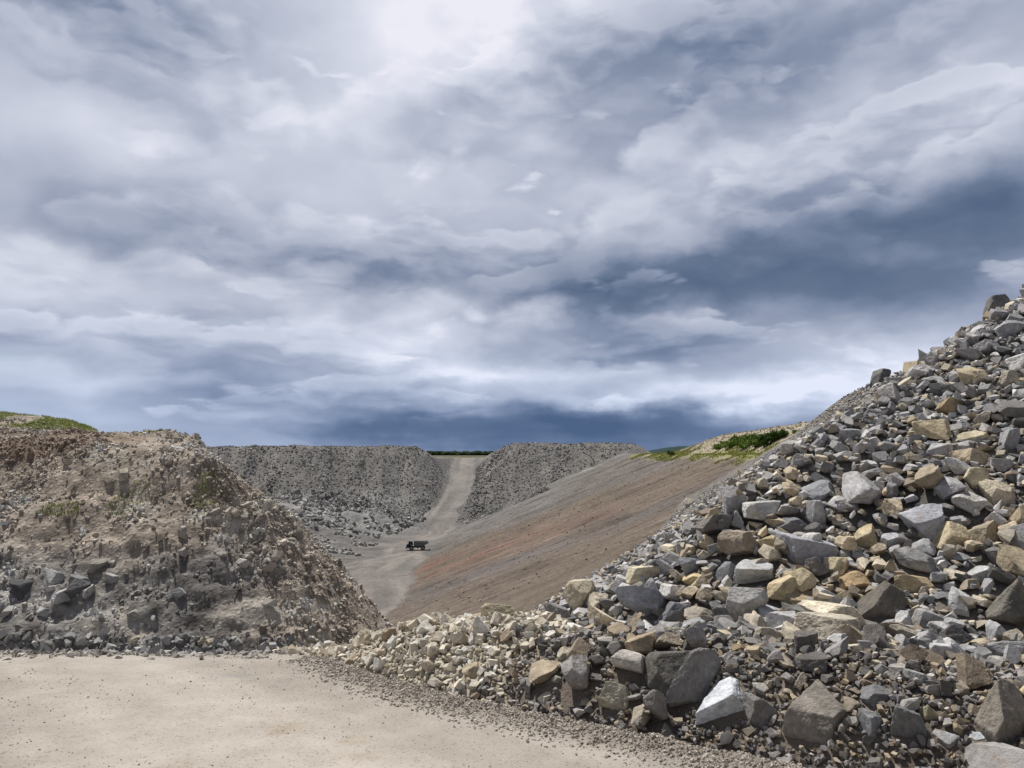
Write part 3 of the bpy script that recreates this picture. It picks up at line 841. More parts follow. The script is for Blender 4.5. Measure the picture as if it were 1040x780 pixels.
# --- the boulders one would point at: pixel centre, pixel size, tint, colour word, label, short phrase
HEROES = [
 ('heap', 587, 603, 36, 27, (.42, .37, .28), 'big buff weathered boulder at the low left foot of the rock heap', 'the buff boulder at the heap foot'),
 ('heap', 656, 584, 42, 18, (.50, .45, .34), 'broad flat cream boulder above the blue grey slab at the heap foot', 'the flat cream boulder'),
 ('heap', 654, 612, 64, 34, (.22, .23, .26), 'very large blue grey slab at the foot of the rock heap', 'the large blue grey slab'),
 ('heap', 684, 626, 36, 27, (.13, .132, .145), 'dark angular boulder leaning against the right end of the blue grey slab', 'the dark boulder beside the slab'),
 ('heap', 613, 628, 35, 22, (.50, .44, .34), 'pale cream wedge boulder left of the blue grey slab at the heap foot', 'the cream wedge boulder'),
 ('heap', 703, 576, 36, 20, (.25, .26, .285), 'smooth blue grey slab resting on the tan block of the lower heap', 'the smooth slab over the tan block'),
 ('heap', 707, 590, 30, 13, (.46, .38, .23), 'low tan block wedged under the smooth blue grey slab', 'the low tan block'),
 ('heap', 736, 584, 25, 26, (.17, .175, .19), 'dark grey pointed block standing on end right of the tan block', 'the dark pointed block'),
 ('heap', 765, 582, 40, 20, (.33, .335, .34), 'pale grey slab with a flat top left of the ochre blocks', 'the pale flat slab'),
 ('heap', 795, 597, 32, 24, (.45, .375, .245), 'ochre yellow block, left one of the ochre pair under the pointed slab', 'the left ochre block'),
 ('heap', 782, 628, 32, 22, (.30, .31, .335), 'light blue grey block near the heap foot below the ochre pair', 'the light block below the ochre pair'),
 ('heap', 820, 563, 60, 40, (.265, .27, .295), 'biggest pointed grey boulder in the middle of the heap, above the ochre blocks', 'the big pointed grey boulder'),
 ('heap', 815, 613, 43, 30, (.30, .245, .165), 'rounded brown boulder with pitted face just below the ochre blocks', 'the rounded brown boulder'),
 ('heap', 812, 589, 28, 24, (.47, .40, .27), 'yellow block, right one of the ochre pair above the rounded brown boulder', 'the right ochre block'),
 ('heap', 850, 577, 28, 20, (.50, .43, .29), 'cream yellow cube-like block between the big pointed boulder and the orange lump', 'the cream cube'),
 ('heap', 868, 592, 36, 24, (.41, .30, .175), 'rusty orange lump of rock, the most orange stone of the heap', 'the orange lump'),
 ('heap', 892, 618, 42, 54, (.125, .115, .10), 'tall craggy dark brown rock standing upright at the heap foot', 'the tall craggy rock'),
 ('heap', 943, 633, 34, 26, (.24, .235, .23), 'plain grey block at the heap foot right of the tall craggy rock', 'the plain grey block'),
 ('heap', 930, 597, 46, 22, (.38, .31, .20), 'long tan boulder with a broken top behind the tall craggy rock', 'the long tan boulder'),
 ('heap', 975, 607, 28, 20, (.42, .42, .42), 'whitish grey boulder between the long tan boulder and the dark corner boulder', 'the whitish boulder'),
 ('heap', 1028, 617, 66, 56, (.135, .125, .108), 'huge dark brown boulder at the right edge of the heap foot', 'the huge dark corner boulder'),
 ('heap', 940, 532, 46, 40, (.27, .275, .30), 'large speckled blue grey slab high on the right of the heap, leaning back', 'the large speckled slab'),
 ('heap', 966, 550, 33, 36, (.40, .34, .23), 'split tan block right of the large speckled slab', 'the split tan block'),
 ('heap', 997, 547, 34, 34, (.31, .27, .20), 'rough round brownish boulder right of the split tan block', 'the rough round boulder'),
 ('heap', 997, 586, 30, 19, (.34, .34, .345), 'light grey block with sharp corners above the dark corner boulder', 'the sharp light block'),
 ('heap', 907, 552, 34, 18, (.30, .30, .315), 'pale grey slab left of the large speckled slab', 'the slab left of the speckled one'),
 ('heap', 878, 548, 30, 28, (.36, .31, .21), 'tan triangular boulder behind the cream cube', 'the tan triangular boulder'),
 ('heap', 1013, 308, 26, 30, (.115, .11, .11), 'dark pointed rock crowning the very top of the heap', 'the dark peak rock'),
 ('heap', 1006, 324, 20, 18, (.28, .22, .14), 'small brown boulder just under the dark peak rock', 'the brown boulder under the peak'),
 ('heap', 893, 384, 24, 19, (.10, .10, .105), 'black blocky rock standing out on the skyline of the heap', 'the black skyline rock'),
 ('heap', 1024, 337, 38, 24, (.25, .255, .265), 'large grey slab near the top of the heap below the peak', 'the grey slab near the top'),
 ('heap', 988, 384, 32, 24, (.40, .345, .24), 'tan boulder high on the heap, left of the tan grey slab', 'the high tan boulder'),
 ('heap', 1027, 387, 36, 20, (.36, .33, .27), 'flat tan grey slab high on the heap by the right edge', 'the high tan grey slab'),
 ('heap', 867, 446, 34, 20, (.235, .235, .245), 'grey wedge with a dark left end on the upper middle of the heap', 'the grey wedge'),
 ('heap', 945, 437, 40, 20, (.42, .355, .24), 'broad ochre tan slab lying flat on the upper heap', 'the broad tan slab'),
 ('heap', 952, 461, 30, 20, (.29, .295, .30), 'clean grey block just below the broad ochre tan slab', 'the clean grey block'),
 ('heap', 988, 447, 38, 18, (.41, .36, .255), 'tan flat-topped boulder right of the clean grey block', 'the flat-topped tan boulder'),
 ('heap', 990, 467, 42, 20, (.39, .325, .23), 'long tan wedge boulder under the flat-topped tan boulder', 'the long tan wedge'),
 ('heap', 989, 486, 30, 22, (.47, .42, .30), 'cream boulder with a dark front face under the long tan wedge', 'the cream boulder under the wedge'),
 ('heap', 1013, 504, 32, 34, (.45, .40, .31), 'tall pale boulder with shadowed front on the right of the heap', 'the tall pale boulder'),
 ('heap', 922, 466, 20, 10, (.50, .43, .30), 'small cream flat stone left of the clean grey block', 'the small cream stone'),
 ('heap', 965, 415, 26, 22, (.27, .21, .13), 'brown pointed boulder above the broad ochre tan slab', 'the brown pointed boulder'),
 ('heap', 775, 520, 42, 20, (.37, .365, .355), 'long pale grey slab on the left part of the heap face', 'the long pale slab'),
 ('heap', 830, 500, 40, 24, (.22, .225, .24), 'dark topped grey slab above the big pointed boulder', 'the grey slab over the pointed boulder'),
 ('heap', 781, 553, 30, 22, (.45, .385, .24), 'yellowish boulder at the left of the dark slabs in mid heap', 'the yellowish mid heap boulder'),
 ('heap', 806, 538, 36, 22, (.14, .142, .155), 'dark slate slab between the yellowish boulder and the pointed grey boulder', 'the dark slate slab'),
 ('heap', 702, 512, 20, 11, (.42, .39, .33), 'pale stone poking out of the small rubble on the left flank of the heap', 'the pale flank stone'),
 ('berm', 735, 716, 62, 48, (.40, .42, .45), 'large white and blue grey boulder sitting at the foot of the berm', 'the white and blue boulder'),
 ('berm', 838, 729, 94, 56, (.21, .19, .165), 'biggest brown grey slab block at the road edge, wider than tall', 'the biggest roadside slab'),
 ('berm', 682, 690, 54, 50, (.105, .10, .092), 'dark rounded boulder half sunk in the berm behind the white one', 'the dark sunken boulder'),
 ('berm', 626, 709, 38, 33, (.36, .335, .27), 'grey yellow boulder with a rusty left side low on the berm', 'the grey yellow boulder'),
 ('berm', 772, 727, 30, 38, (.15, .145, .14), 'dark slanted slab leaning on the right of the white and blue boulder', 'the slanted slab'),
 ('berm', 922, 742, 36, 46, (.13, .13, .13), 'dark pointed block right of the biggest roadside slab', 'the dark pointed roadside block'),
 ('berm', 962, 752, 32, 20, (.27, .275, .285), 'mid grey block lying at the road edge near the right', 'the mid grey roadside block'),
 ('berm', 886, 742, 22, 34, (.15, .152, .16), 'narrow dark rock jammed against the end of the biggest slab', 'the narrow dark rock'),
 ('berm', 1026, 733, 54, 76, (.19, .17, .145), 'huge rounded brown grey rock at the right edge of the berm', 'the huge rounded roadside rock'),
 ('berm', 935, 693, 30, 22, (.22, .225, .225), 'squarish grey block in the upper part of the berm', 'the squarish berm block'),
 ('berm', 893, 707, 40, 20, (.14, .14, .145), 'dark long slab tilted down to the right above the biggest slab', 'the tilted long slab'),
 ('berm', 866, 662, 19, 14, (.48, .44, .36), 'pale rounded stone on the crest of the berm', 'the pale crest stone'),
 ('berm', 922, 718, 30, 13, (.26, .25, .235), 'flat grey capstone lying above the dark pointed block', 'the flat capstone'),
 ('berm', 993, 752, 22, 15, (.42, .45, .48), 'small pale blue block left of the huge rounded roadside rock', 'the pale blue block'),
 ('berm', 943, 728, 20, 20, (.27, .245, .17), 'small olive brown block under the squarish berm block', 'the olive block'),
 ('berm', 774, 703, 24, 17, (.40, .385, .35), 'pale angular stone just above the slanted slab', 'the pale angular stone'),
 ('berm', 505, 614, 35, 16, (.40, .355, .25), 'round topped tan boulder peeping over the pale berm crest', 'the tan boulder behind the berm'),
 ('berm', 555, 709, 19, 11, (.46, .425, .36), 'pale oval stone at the foot of the pale berm', 'the pale oval stone'),
 ('berm', 396, 648, 17, 22, (.27, .21, .15), 'brown square stone in the left end of the pale berm', 'the brown square stone'),
 ('berm', 372, 640, 22, 14, (.40, .355, .27), 'tan stone at the far left tip of the pale berm', 'the tan tip stone'),
 ('berm', 577, 665, 24, 14, (.40, .37, .30), 'flat buff stone set in the middle of the berm face', 'the flat buff stone'),
 ('berm', 480, 683, 22, 18, (.33, .28, .20), 'tan brown block low in the middle of the pale berm', 'the tan brown block'),
]

def scatter_heap():
    D = Drop(-6, 32, 6, 66, .05, lambda X, Y: np.where((Y < 13.5) & (X < 9), np.maximum(heap_z(X, Y, True), near_z(X, Y)), heap_z(X, Y, True)))
    # underlying layer of middle sized rock
    def vis(x, y):
        return abs(x) < y * .74 + 1.5
    warmf = lambda x, y: .20 + .25 * float(vnoise(x / 2.5, y / 2.5, 0, 501)) + .30 * math.exp(-(((x - 5.5) / 3) ** 2 + ((y - 14) / 2) ** 2))
    sizef = lambda x, y: 1 + .55 * float(fbm2(np.array(x / 3.5), np.array(y / 3.5), oct=2, seed=502))
    def dset(n, lo, hi, y0, y1, d0=-.8, d1=15.5, mode='fill', **kw):
        cnt = 0; tries = 0
        while cnt < n and tries < n * 12:
            m = 400
            yy = rng.uniform(y0, y1, m); xx = rng.uniform(-3, 31, m)
            dd, _ = sdf(xx, yy, HEAP); tries += m
            for x, y, d in zip(xx, yy, dd):
                if cnt >= n: break
                if d < d0 or d > d1 or not vis(x, y): continue
                big = lo + (hi - lo) * rng.random() ** 2.2
                # the left flank is finer than the face turned to the road
                edge = float(max(sstep(9.0, 5.5, d) * sstep(15.5, 18.5, y), sstep(12.5, 9, d) * sstep(22, 26, y)))
                if mode == 'rock' and rng.random() < edge * .93: continue
                fl = (1 - .30 * float(sstep(20, 30, y))) * (1 - .45 * edge)
                big *= fl * sizef(x, y)
                if mode == 'rock': big = min(big, .72 if y < 20 else .62)
                small = big < .12
                i = int(rng.integers(NBIG, NALL)) if small else int(rng.integers(0, NBIG))
                S = big * .5 * np.array([1.15, rng.uniform(.7, 1.05), rng.uniform(.42, .85)]) * 1.15
                c, nm = pick_tint(np.clip(warmf(x, y), .08, .8), .26)
                rk = Rock(i, S, rand_rot() if rng.random() < .35 else rand_rot(.45), c, 'heap'); rk.colour = nm
                if D.place(rk, x, y, **kw):
                    (ROCKS if mode == 'rock' else FILL['heap']).append(rk); cnt += 1
    dset(1500, .14, .36, 8, 34, q=.55)
    for h in [h for h in HEROES if h[0] == 'heap']:
        add_hero(h, D, D.z, 8, 60)
    dset(330, .30, .78, 10, 32, q=.55, mode='rock', avoid=True)
    dset(3400, .14, .38, 8.5, 28, q=.62, avoid=True)
    dset(5200, .09, .26, 8.5, 28, q=.72, avoid=True)
    dset(5200, .14, .34, 26, 64, q=.72, avoid=True)
    dset(9000, .04, .13, 8.5, 22, q=.78, avoid=True)
    return D

def add_hero(h, D, zf, lo, hi):
    zone, px, py, w, hh, c, label, short = h
    p = hit(px, py + hh * .12, zf, lo, hi)
    if p is None:
        # on the skyline: just below it
        k = 0
        while p is None and k < 60:
            k += 3; p = hit(px, py + k, zf, lo, hi)
        py += max(0, k - hh * .3)
        if p is None: print('no hit', label); return
    x, y, z = p
    W, Hh = w * y / F, hh * y / F
    best = None
    for t in range(10):
        i = int(rng.integers(0, NBIG))
        R = rand_rot(.28)
        L = LIB[i]
        ext = (L['V'] @ R.T)
        sx = np.ptp(ext[:, 0]); sz = np.ptp(ext[:, 2])
        # stretch along world axes approx: choose local scale so the rotated extents fit
        S = np.array([.5, .5, .5]) * max(W, Hh)
        for _ in range(6):
            E = (L['V'] * S) @ R.T
            ex = np.ptp(E[:, 0]), np.ptp(E[:, 1]), np.ptp(E[:, 2])
            tgt = (W, .78 * W * .6 + .4 * Hh, Hh * 1.12)
            ratio = np.array([tgt[0] / ex[0], tgt[1] / ex[1], tgt[2] / ex[2]])
            wgt = np.abs(R) ** 2           # world axis a <- local axis b
            S = S * np.exp(.7 * (wgt.T @ np.log(ratio)))
            S = np.clip(S, .28 * max(tgt), .85 * max(tgt))
        score = -abs(math.log(S.max() / S.min()) - math.log(max(W, Hh) / min(W, Hh)))
        if best is None or score > best[0]: best = (score, i, S, R)
    _, i, S, R = best
    rk = Rock(i, S, R, np.array(c) * (1.38 if c[2] > c[0] * .9 else 1.2), zone); rk.hero = (label, short); rk.colour = ''
    E = (LIB[i]['V'] * S) @ R.T
    d = ray(px, py)
    # centre on the sight line, resting in the surface
    yc = y + .10 * W
    cz = d[2] / d[1] * yc; cx = d[0] / d[1] * yc
    zc = cz - (E[:, 2].max() + E[:, 2].min()) / 2
    xc = cx - (E[:, 0].max() + E[:, 0].min()) / 2
    if D.place(rk, xc, yc, z=zc, own=2): ROCKS.append(rk)
    else: print('hero off grid', label)

def scatter_berm():
    def zf(X, Y): return np.maximum(berm_fine(X, Y), np.where(X > 0, heap_z(X, Y), -50))
    D = Drop(-5.5, 9, 4, 17.5, .018, zf)
    for h in [h for h in HEROES if h[0] == 'berm']:
        add_hero(h, D, D.z, 5, 17)
    def bset(n, lo, hi, s0, s1, mode='fill', a1=13.5, pw=2.0, pmax=9, **kw):
        cnt = 0; tries = 0
        while cnt < n and tries < n * 14:
            m = 600; tries += m
            xx = rng.uniform(-5, 8.6, m); yy = rng.uniform(4.5, 17, m)
            b, s, a = berm_h(xx, yy); pl = pale_of(xx, yy)
            for x, y, s_, a_, p in zip(xx, yy, s, a, pl):
                if cnt >= n: break
                if s_ < s0 or s_ > s1 or a_ > a1 or abs(x) > .72 * y + .4: continue
                if a_ <= 0.01 and s_ < 0: continue
                if p > pmax: continue
                g = lo + (hi - lo) * rng.random() ** pw
                if p > .5: g *= .45 if mode == 'rock' else 1.25
                elif mode == 'rock' and s_ < 1.3: g *= 1.25
                i = int(rng.integers(NBIG, NALL)) if g < .06 else int(rng.integers(0, NBIG))
                S = g * .5 * np.array([1.1, rng.uniform(.7, 1.0), rng.uniform(.45, .9)]) * 1.15
                if rng.random() < p:
                    c, nm = [((.55, .505, .42), 'cream'), ((.47, .425, .345), 'buff'), ((.58, .56, .51), 'pale'), ((.36, .30, .22), 'tan brown')][rng.choice(4, p=[.36, .34, .14, .16])]
                    c = np.array(c) * rng.uniform(.85, 1.1) * 1.15
                else:
                    c, nm = pick_tint(.30, .5); c = c * np.array([.80, .77, .74])
                rk = Rock(i, S, rand_rot() if rng.random() < .5 else rand_rot(.5), c, 'berm'); rk.colour = nm
                if D.place(rk, x, y, **kw):
                    (ROCKS if mode == 'rock' else FILL['berm']).append(rk); cnt += 1
    bset(46, .26, .46, .12, .75, mode='rock', q=.5, avoid=True, pw=1.2, pmax=.4)
    bset(110, .12, .34, .12, 3.0, mode='rock', q=.6, avoid=True, pw=1.8)
    bset(1700, .06, .18, .02, 3.6, q=.6, avoid=True)
    bset(5200, .03, .095, -.05, 3.4, q=.72, avoid=True)
    bset(13000, .014, .045, -.35, 3.0, q=.75, avoid=True, pw=1.5)
    return D

DH = scatter_heap()
DB = scatter_berm()

def rest_on(zf, n, region, lo, hi, tintf, warm=None, cond=None, sink=.3, pw=2.2, lib=(0, None)):
    """loose stones strewn over a surface, returned as arrays"""
    x0, x1, y0, y1 = region
    X = rng.uniform(x0, x1, n); Y = rng.uniform(y0, y1, n)
    Z = zf(X, Y)
    k = cond(X, Y, Z) if cond is not None else np.ones(n, bool)
    X, Y, Z = X[k], Y[k], Z[k]; m = len(X)
    g = lo + (hi - lo) * rng.random(m) ** pw
    out = []
    T = tintf(X, Y, Z)
    for j in range(m):
        i = int(rng.integers(NBIG, NALL)) if g[j] * F / Y[j] < 5 else int(rng.integers(0, NBIG))
        S = g[j] * .5 * np.array([1.15, rng.uniform(.7, 1.05), rng.uniform(.45, .9)])
        rk = Rock(i, S, rand_rot(), T[j]); rk.pos = np.array([X[j], Y[j], Z[j] + S[2] * (1 - 2 * sink) * .6]); out.append(rk)
    return out

def join_rocks(name, rocks, mat, **props):
    """one object for the loose stones nobody could count"""
    VV, FF, TT = [], [], []; base = 0
    by = {}
    for r in rocks: by.setdefault(r.i, []).append(r)
    for i, rs in by.items():
        L = LIB[i]; nv = len(L['V'])
        A = np.stack([r.R * r.S for r in rs]); P = np.stack([r.pos for r in rs]); T = np.stack([r.tint for r in rs])
        V = np.einsum('rij,vj->rvi', A, L['V']) + P[:, None, :]
        Fs = L['F'][None] + (np.arange(len(rs)) * nv)[:, None, None] + base
        VV.append(V.reshape(-1, 3)); FF.append(Fs.reshape(-1, 3)); TT.append(np.repeat(T, nv, 0)); base += nv * len(rs)
    return link(name, make_mesh(name, np.concatenate(VV), np.concatenate(FF), np.concatenate(TT), mat), **props)

# ------------------------------------------------------------------ which rocks are objects of their own
def project(p):
    x, y, z = p
    cp, sp = math.cos(PITCH), math.sin(PITCH)
    d = y * cp + z * sp; u = -y * sp + z * cp
    return 520 + F * x / d, 390 - F * u / d, d

def seen(rk):
    """how much of the rock's top shows over the finished piles"""
    E = (LIB[rk.i]['V'] * rk.S) @ rk.R.T * .96 + rk.pos
    n = 0
    for v in E:
        t = np.linspace(.55, .985, 90) ; P = v[None] * t[:, None]
        ok = True
        for D in (DH, DB):
            i = ((P[:, 0] - D.x0) / D.res).astype(int); j = ((P[:, 1] - D.y0) / D.res).astype(int)
            m = (i >= 0) & (j >= 0) & (i < D.nx) & (j < D.ny)
            # leave out the cells of the rock itself
            m &= np.linalg.norm(P - rk.pos, axis=1) > rk.S.max() * 1.02
            if m.any() and (P[m, 2] < D.H[j[m], i[m]] - .01).any(): ok = False; break
        n += ok
    return n / len(E)

# bigger stones on the left bank
BANKH = [(53, 589, 24, 15, (.36, .36, .36), 'pale grey block on the bank beside the dark hollow'), (20, 601, 22, 14, (.085, .085, .09), 'black rounded lump left of the pale grey block on the bank'),
 (64, 604, 20, 13, (.38, .38, .375), 'second pale block just below the pale grey block on the bank'), (78, 600, 16, 13, (.13, .13, .14), 'dark block right of the two pale bank blocks'),
 (88, 601, 14, 10, (.36, .355, .34), 'small pale stone against the dark block on the bank'), (80, 590, 18, 10, (.21, .21, .215), 'mid grey block behind the dark block on the bank'),
 (100, 573, 22, 10, (.29, .27, .245), 'flat weathered slab set in the middle of the left bank'), (114, 586, 16, 9, (.34, .335, .32), 'pale ledge stone right of the dark rock cluster on the bank'),
 (44, 620, 16, 8, (.40, .40, .39), 'thin pale slab tilted on the dark shale of the bank'), (135, 651, 10, 8, (.36, .32, .25), 'tan stone at the foot of the bank beside the road'),
 (203, 651, 9, 7, (.40, .35, .27), 'left one of two cream stones at the roadside under the bank'), (212, 652, 8, 7, (.41, .36, .28), 'right one of two cream stones at the roadside under the bank'),
 (125, 482, 15, 8, (.37, .33, .27), 'pale block fallen below the brown overhang of the bank'), (112, 487, 12, 7, (.35, .31, .26), 'smaller pale block left of the fallen one under the overhang'),
 (180, 603, 15, 9, (.36, .36, .36), 'white grey stone in the dark shale in the middle of the bank'), (70, 468, 9, 5, (.38, .34, .28), 'pale stone on the upper face of the bank'),
 (147, 439, 4, 3, (.60, .60, .58), 'tiny white stone on the grassy rim of the bank'), (135, 624, 14, 8, (.33, .32, .30), 'grey stone on the lower bank above the roadside rubble')]
for px, py, w, hh, c, lab in BANKH:
    p = hit(px, py + 2, hill_fine, 22, 60)
    if p is None: print('bank miss', lab); continue
    x, y, z = p
    rk = Rock(int(rng.integers(0, NBIG)), np.array([w, (w + hh) / 2, hh * 1.15]) * y / F * .62, rand_rot(.25), c, 'bank')
    rk.pos = np.array([x, y + .05, z]); rk.hero = (lab, None); ROCKS.append(rk)

for z, lim in (('heap', .26), ('berm', .10)):
    big = [r for r in FILL[z] if r.S.max() * 1.6 > lim and r.S.max() * 1.6 / r.pos[1] * F > 13.5]
    ids = {id(r) for r in big}
    FILL[z] = [r for r in FILL[z] if id(r) not in ids]; ROCKS += big
for r in ROCKS:
    E = (LIB[r.i]['V'] * r.S) @ r.R.T + r.pos
    pr = np.array([project(v) for v in E])
    r.px = math.sqrt(max(np.ptp(pr[:, 0]), .1) * max(np.ptp(pr[:, 1]), .1))
    cx, cy = pr[:, 0].mean(), pr[:, 1].mean()
    if not (-4 < cx < 1044 and cy < 784): r.px = 0
    elif r.hero is None: 
        if not r.colour: r.colour = 'grey'
        s = seen(r) if r.px > 11 else 0; r.px *= (s ** .5 if s > .2 else 0)
    else: r.px += 1000
ROCKS.sort(key=lambda r: -r.px)
OWN = [r for r in ROCKS[:292] if r.px > 0]
own_ids = {id(r) for r in OWN}
for r in ROCKS:
    if id(r) not in own_ids: FILL['heap' if r.zone != 'berm' else 'berm'].append(r)

ICO = {}
def ico(level):
    if level not in ICO:
        bm = bmesh.new(); bmesh.ops.create_icosphere(bm, subdivisions=level, radius=1)
        ICO[level] = (np.array([v.co[:] for v in bm.verts]), np.array([[v.index for v in f.verts] for f in bm.faces], np.int32)); bm.free()
    return ICO[level]

def hires(rk, px):
    """same planes as the low block, finely tessellated, edges chipped, faces rough and slightly hollow"""
    level = 6 if px > 34 else (5 if px > 14 else 4)
    U, Fc = ico(level); L = LIB[rk.i]
    k = 60
    # chips knocked off the corners and edges
    CD = rng.normal(size=(9, 3)); CD /= np.linalg.norm(CD, axis=1)[:, None]
    cd = (L['V'] @ CD.T).max(0) * rng.uniform(.86, .97, 9)
    DD = np.concatenate([L['D'], CD]); dd = np.concatenate([L['d'], cd])
    c = U @ DD.T
    inv = np.maximum(c, 1e-3) / dd
    r = 1.0 / (np.sum(inv ** k, 1) ** (1 / k))
    V = U * r[:, None]
    s = rk.seed
    p = V * 1.0
    n1 = fbm(p[:, 0] * 1.6 + s, p[:, 1] * 1.6, p[:, 2] * 1.6, oct=3, seed=s % 97)
    rg = fbm(p[:, 0] * 3.2, p[:, 1] * 3.2 + s, p[:, 2] * 3.2, oct=4, gain=.6, seed=s % 89)
    # some blocks break in layers: low terraces along one direction
    ax = LIB[(rk.i + 5) % NBIG]['D'][0]
    V = V * (1 + .05 * n1 + .050 * rg)[:, None]
    if False:
        kq = 1.8 + (s % 7) * .25
        q = (V @ ax) * kq + .35 * n1
        fr = q - np.floor(q)
        V = V + ax[None] * ((np.floor(q) + sstep(.25, .75, fr) - q) / kq * .6)[:, None]
    hf = fbm(V[:, 0] * 8, V[:, 1] * 8 + s, V[:, 2] * 8, oct=4, gain=.75, seed=s % 71)
    V = V * (1 + .030 * hf)[:, None]
    W = V @ (rk.R * rk.S).T
    tint = np.tile(rk.tint, (len(V), 1))
    m = fbm(p[:, 0] * 2.2 - s, p[:, 1] * 2.2, p[:, 2] * 2.2 + 4, oct=4, gain=.6, seed=(s + 5) % 83)
    g = tint.mean(1, keepdims=True)
    tint = tint * (1 + .36 * m + .40 * hf)[:, None]
    tint = tint * (1 - .35 * sstep(.15, .5, -m))[:, None] + (np.array([.30, .25, .18]) * (.35 * sstep(.15, .5, -m))[:, None]) * (1 if rk.zone != 'bank' else .6)
    return make_mesh('boulder', W, Fc, tint, ROCK)

# labels that single each boulder out
heroes_pos = [(project(r.pos)[:2], r.hero[1]) for r in OWN if r.hero and r.hero[1]]
used_labels = {r.hero[0] for r in OWN if r.hero}
def shape_word(r):
    s = np.sort(r.S); 
    if s[0] / s[1] < .62: return 'flat slab'
    if s[2] / s[1] > 1.35: return 'long block'
    if LIB[r.i]['D'].shape[0] < 12: return 'angular block'
    return 'chunky boulder'
def size_word(r):
    return 'large' if r.px > 26 else ('medium' if r.px > 17 else 'small')
def auto_label(r):
    x, y = project(r.pos)[:2]
    c = sorted(heroes_pos, key=lambda h: math.hypot(h[0][0] - x, h[0][1] - y))
    where = 'on the heap' if r.zone == 'heap' else 'on the berm'
    for lift in range(len(c)):
        (hx, hy), sh = c[lift]
        dx, dy = x - hx, y - hy
        a = math.degrees(math.atan2(-dy, dx)) % 360
        rel = ['right of', 'up and right of', 'above', 'up and left of', 'left of', 'down and left of', 'below', 'down and right of'][int(((a + 22.5) % 360) // 45)]
        dist = math.hypot(dx, dy)
        near = 'just ' if dist < 30 else ('' if dist < 60 else 'well ')
        lab = f"{size_word(r)} {r.colour} {shape_word(r)} {near}{rel} {sh}"
        if lab not in used_labels and len(lab.split()) <= 16: break
    used_labels.add(lab)
    return lab

for r in OWN:
    px = r.px - 1000 if r.hero else r.px
    me = hires(r, px)
    o = link('boulder', me)
    o.location = r.pos
    o['label'] = r.hero[0] if r.hero else auto_label(r)
    o['category'] = 'boulder'
    o['group'] = {'heap': 'boulders on the rock heap', 'berm': 'boulders along the berm', 'bank': 'stones on the left bank'}[r.zone]

join_rocks('rubble', FILL['heap'], ROCK, kind='stuff', label='countless grey and tan broken rocks heaped on the slope', category='rubble')
join_rocks('gravel', FILL['berm'], ROCK, kind='stuff', label='cream and brown broken stones covering the berm', category='gravel')

# loose stones on the left bank
def bank_tint(X, Y, Z):
    base = hill_tint(X, Y, Z)
    g = base.mean(1, keepdims=True)
    return np.clip((base * .88 + g * .12) * rng.uniform(.7, 2.0, len(X))[:, None], 0, .5)
def bank_cond(X, Y, Z):
    k = fbm2(X / 2.5, Y / 2.5, oct=3, seed=601)
    return (Z > road_z(Y) - .1) & (rng.random(len(X)) < np.clip(.42 + 1.5 * k, .05, 1)) & (X > -.72 * Y - 1)
bank = rest_on(hill_fine, 110000, (-38, -4, 26, 52), .035, .21, bank_tint, cond=bank_cond, sink=.28, pw=2.4)
bank += rest_on(hill_fine, 1500, (-36, -8, 25, 50), .25, .60, bank_tint, cond=lambda X, Y, Z: bank_cond(X, Y, Z) & (Z < -2.0), sink=.35, pw=2.0)
bank += rest_on(lambda X, Y: np.maximum(hill_fine(X, Y), road_z(Y)), 9000, (-30, 0, 24, 34), .06, .40, lambda X, Y, Z: lerp((.14, .14, .145), (.42, .41, .39), rng.random(len(X))),
                cond=lambda X, Y, Z: np.abs(Z - road_z(Y)) < .9, sink=.25, pw=2.2)
join_rocks('rubble', bank, PEB, kind='stuff', label='loose shale and small stones strewn over the left bank', category='rubble')

# stones on the far spoil banks and the blasted bench
def spoil_tint(X, Y, Z):
    r = rng.random(len(X))
    c = lerp((.15, .146, .142), (.25, .243, .233), r ** 1.3)
    c = c * 1.1 * (1 + 1.1 * fbm2(X / 9, Y / 50, oct=3, seed=203) + .3 * fbm2(X / 25, Y / 25, oct=2, seed=215))[:, None]
    return np.where((rng.random(len(X)) < .07)[:, None], np.array([.46, .43, .38]), c)
spoil = rest_on(pit_z, 76000, (-235, 88, 400, 524), .22, 1.25, spoil_tint, cond=lambda X, Y, Z: (Z > -37) & (rng.random(len(X)) < np.clip(.75 + .9 * fbm2(X / 12, Y / 45, oct=3, seed=216) + .5 * sstep(-22, -36, Z), .4, 1)) & ((np.abs(X - RAMPX(Y)) > 10) | (rng.random(len(X)) < .003)) & ((X < 20) | (Z > -40 + .4 * (X + 33) + 1)), sink=.35, pw=3.6)
spoil += rest_on(pit_z, 5200, (-135, -48, 300, 430), .4, 2.8, lambda X, Y, Z: lerp((.13, .13, .13), (.42, .41, .39), rng.random(len(X))), cond=lambda X, Y, Z: (Z > -39.3) & (fbm2(X / 9, Y / 9, oct=2, seed=611) > -.05), sink=.3, pw=3.2)
spoil += rest_on(pit_z, 3000, (-33, 66, 150, 420), .12, .5, lambda X, Y, Z: np.clip(far_tint(X, Y, Z) * rng.uniform(1.1, 2.1, len(X))[:, None], 0, .5), cond=lambda X, Y, Z: Z < -.5, sink=.3, pw=3.0)
spoil += rest_on(pit_z, 5000, (67, 95, 120, 380), .2, .8, lambda X, Y, Z: lerp((.2, .175, .13), (.44, .39, .30), rng.random(len(X))), cond=lambda X, Y, Z: Z > .6, sink=.3, pw=2.5)
join_rocks('rubble', spoil, PEB, kind='stuff', label='broken spoil rocks covering the far banks of the pit', category='rubble')

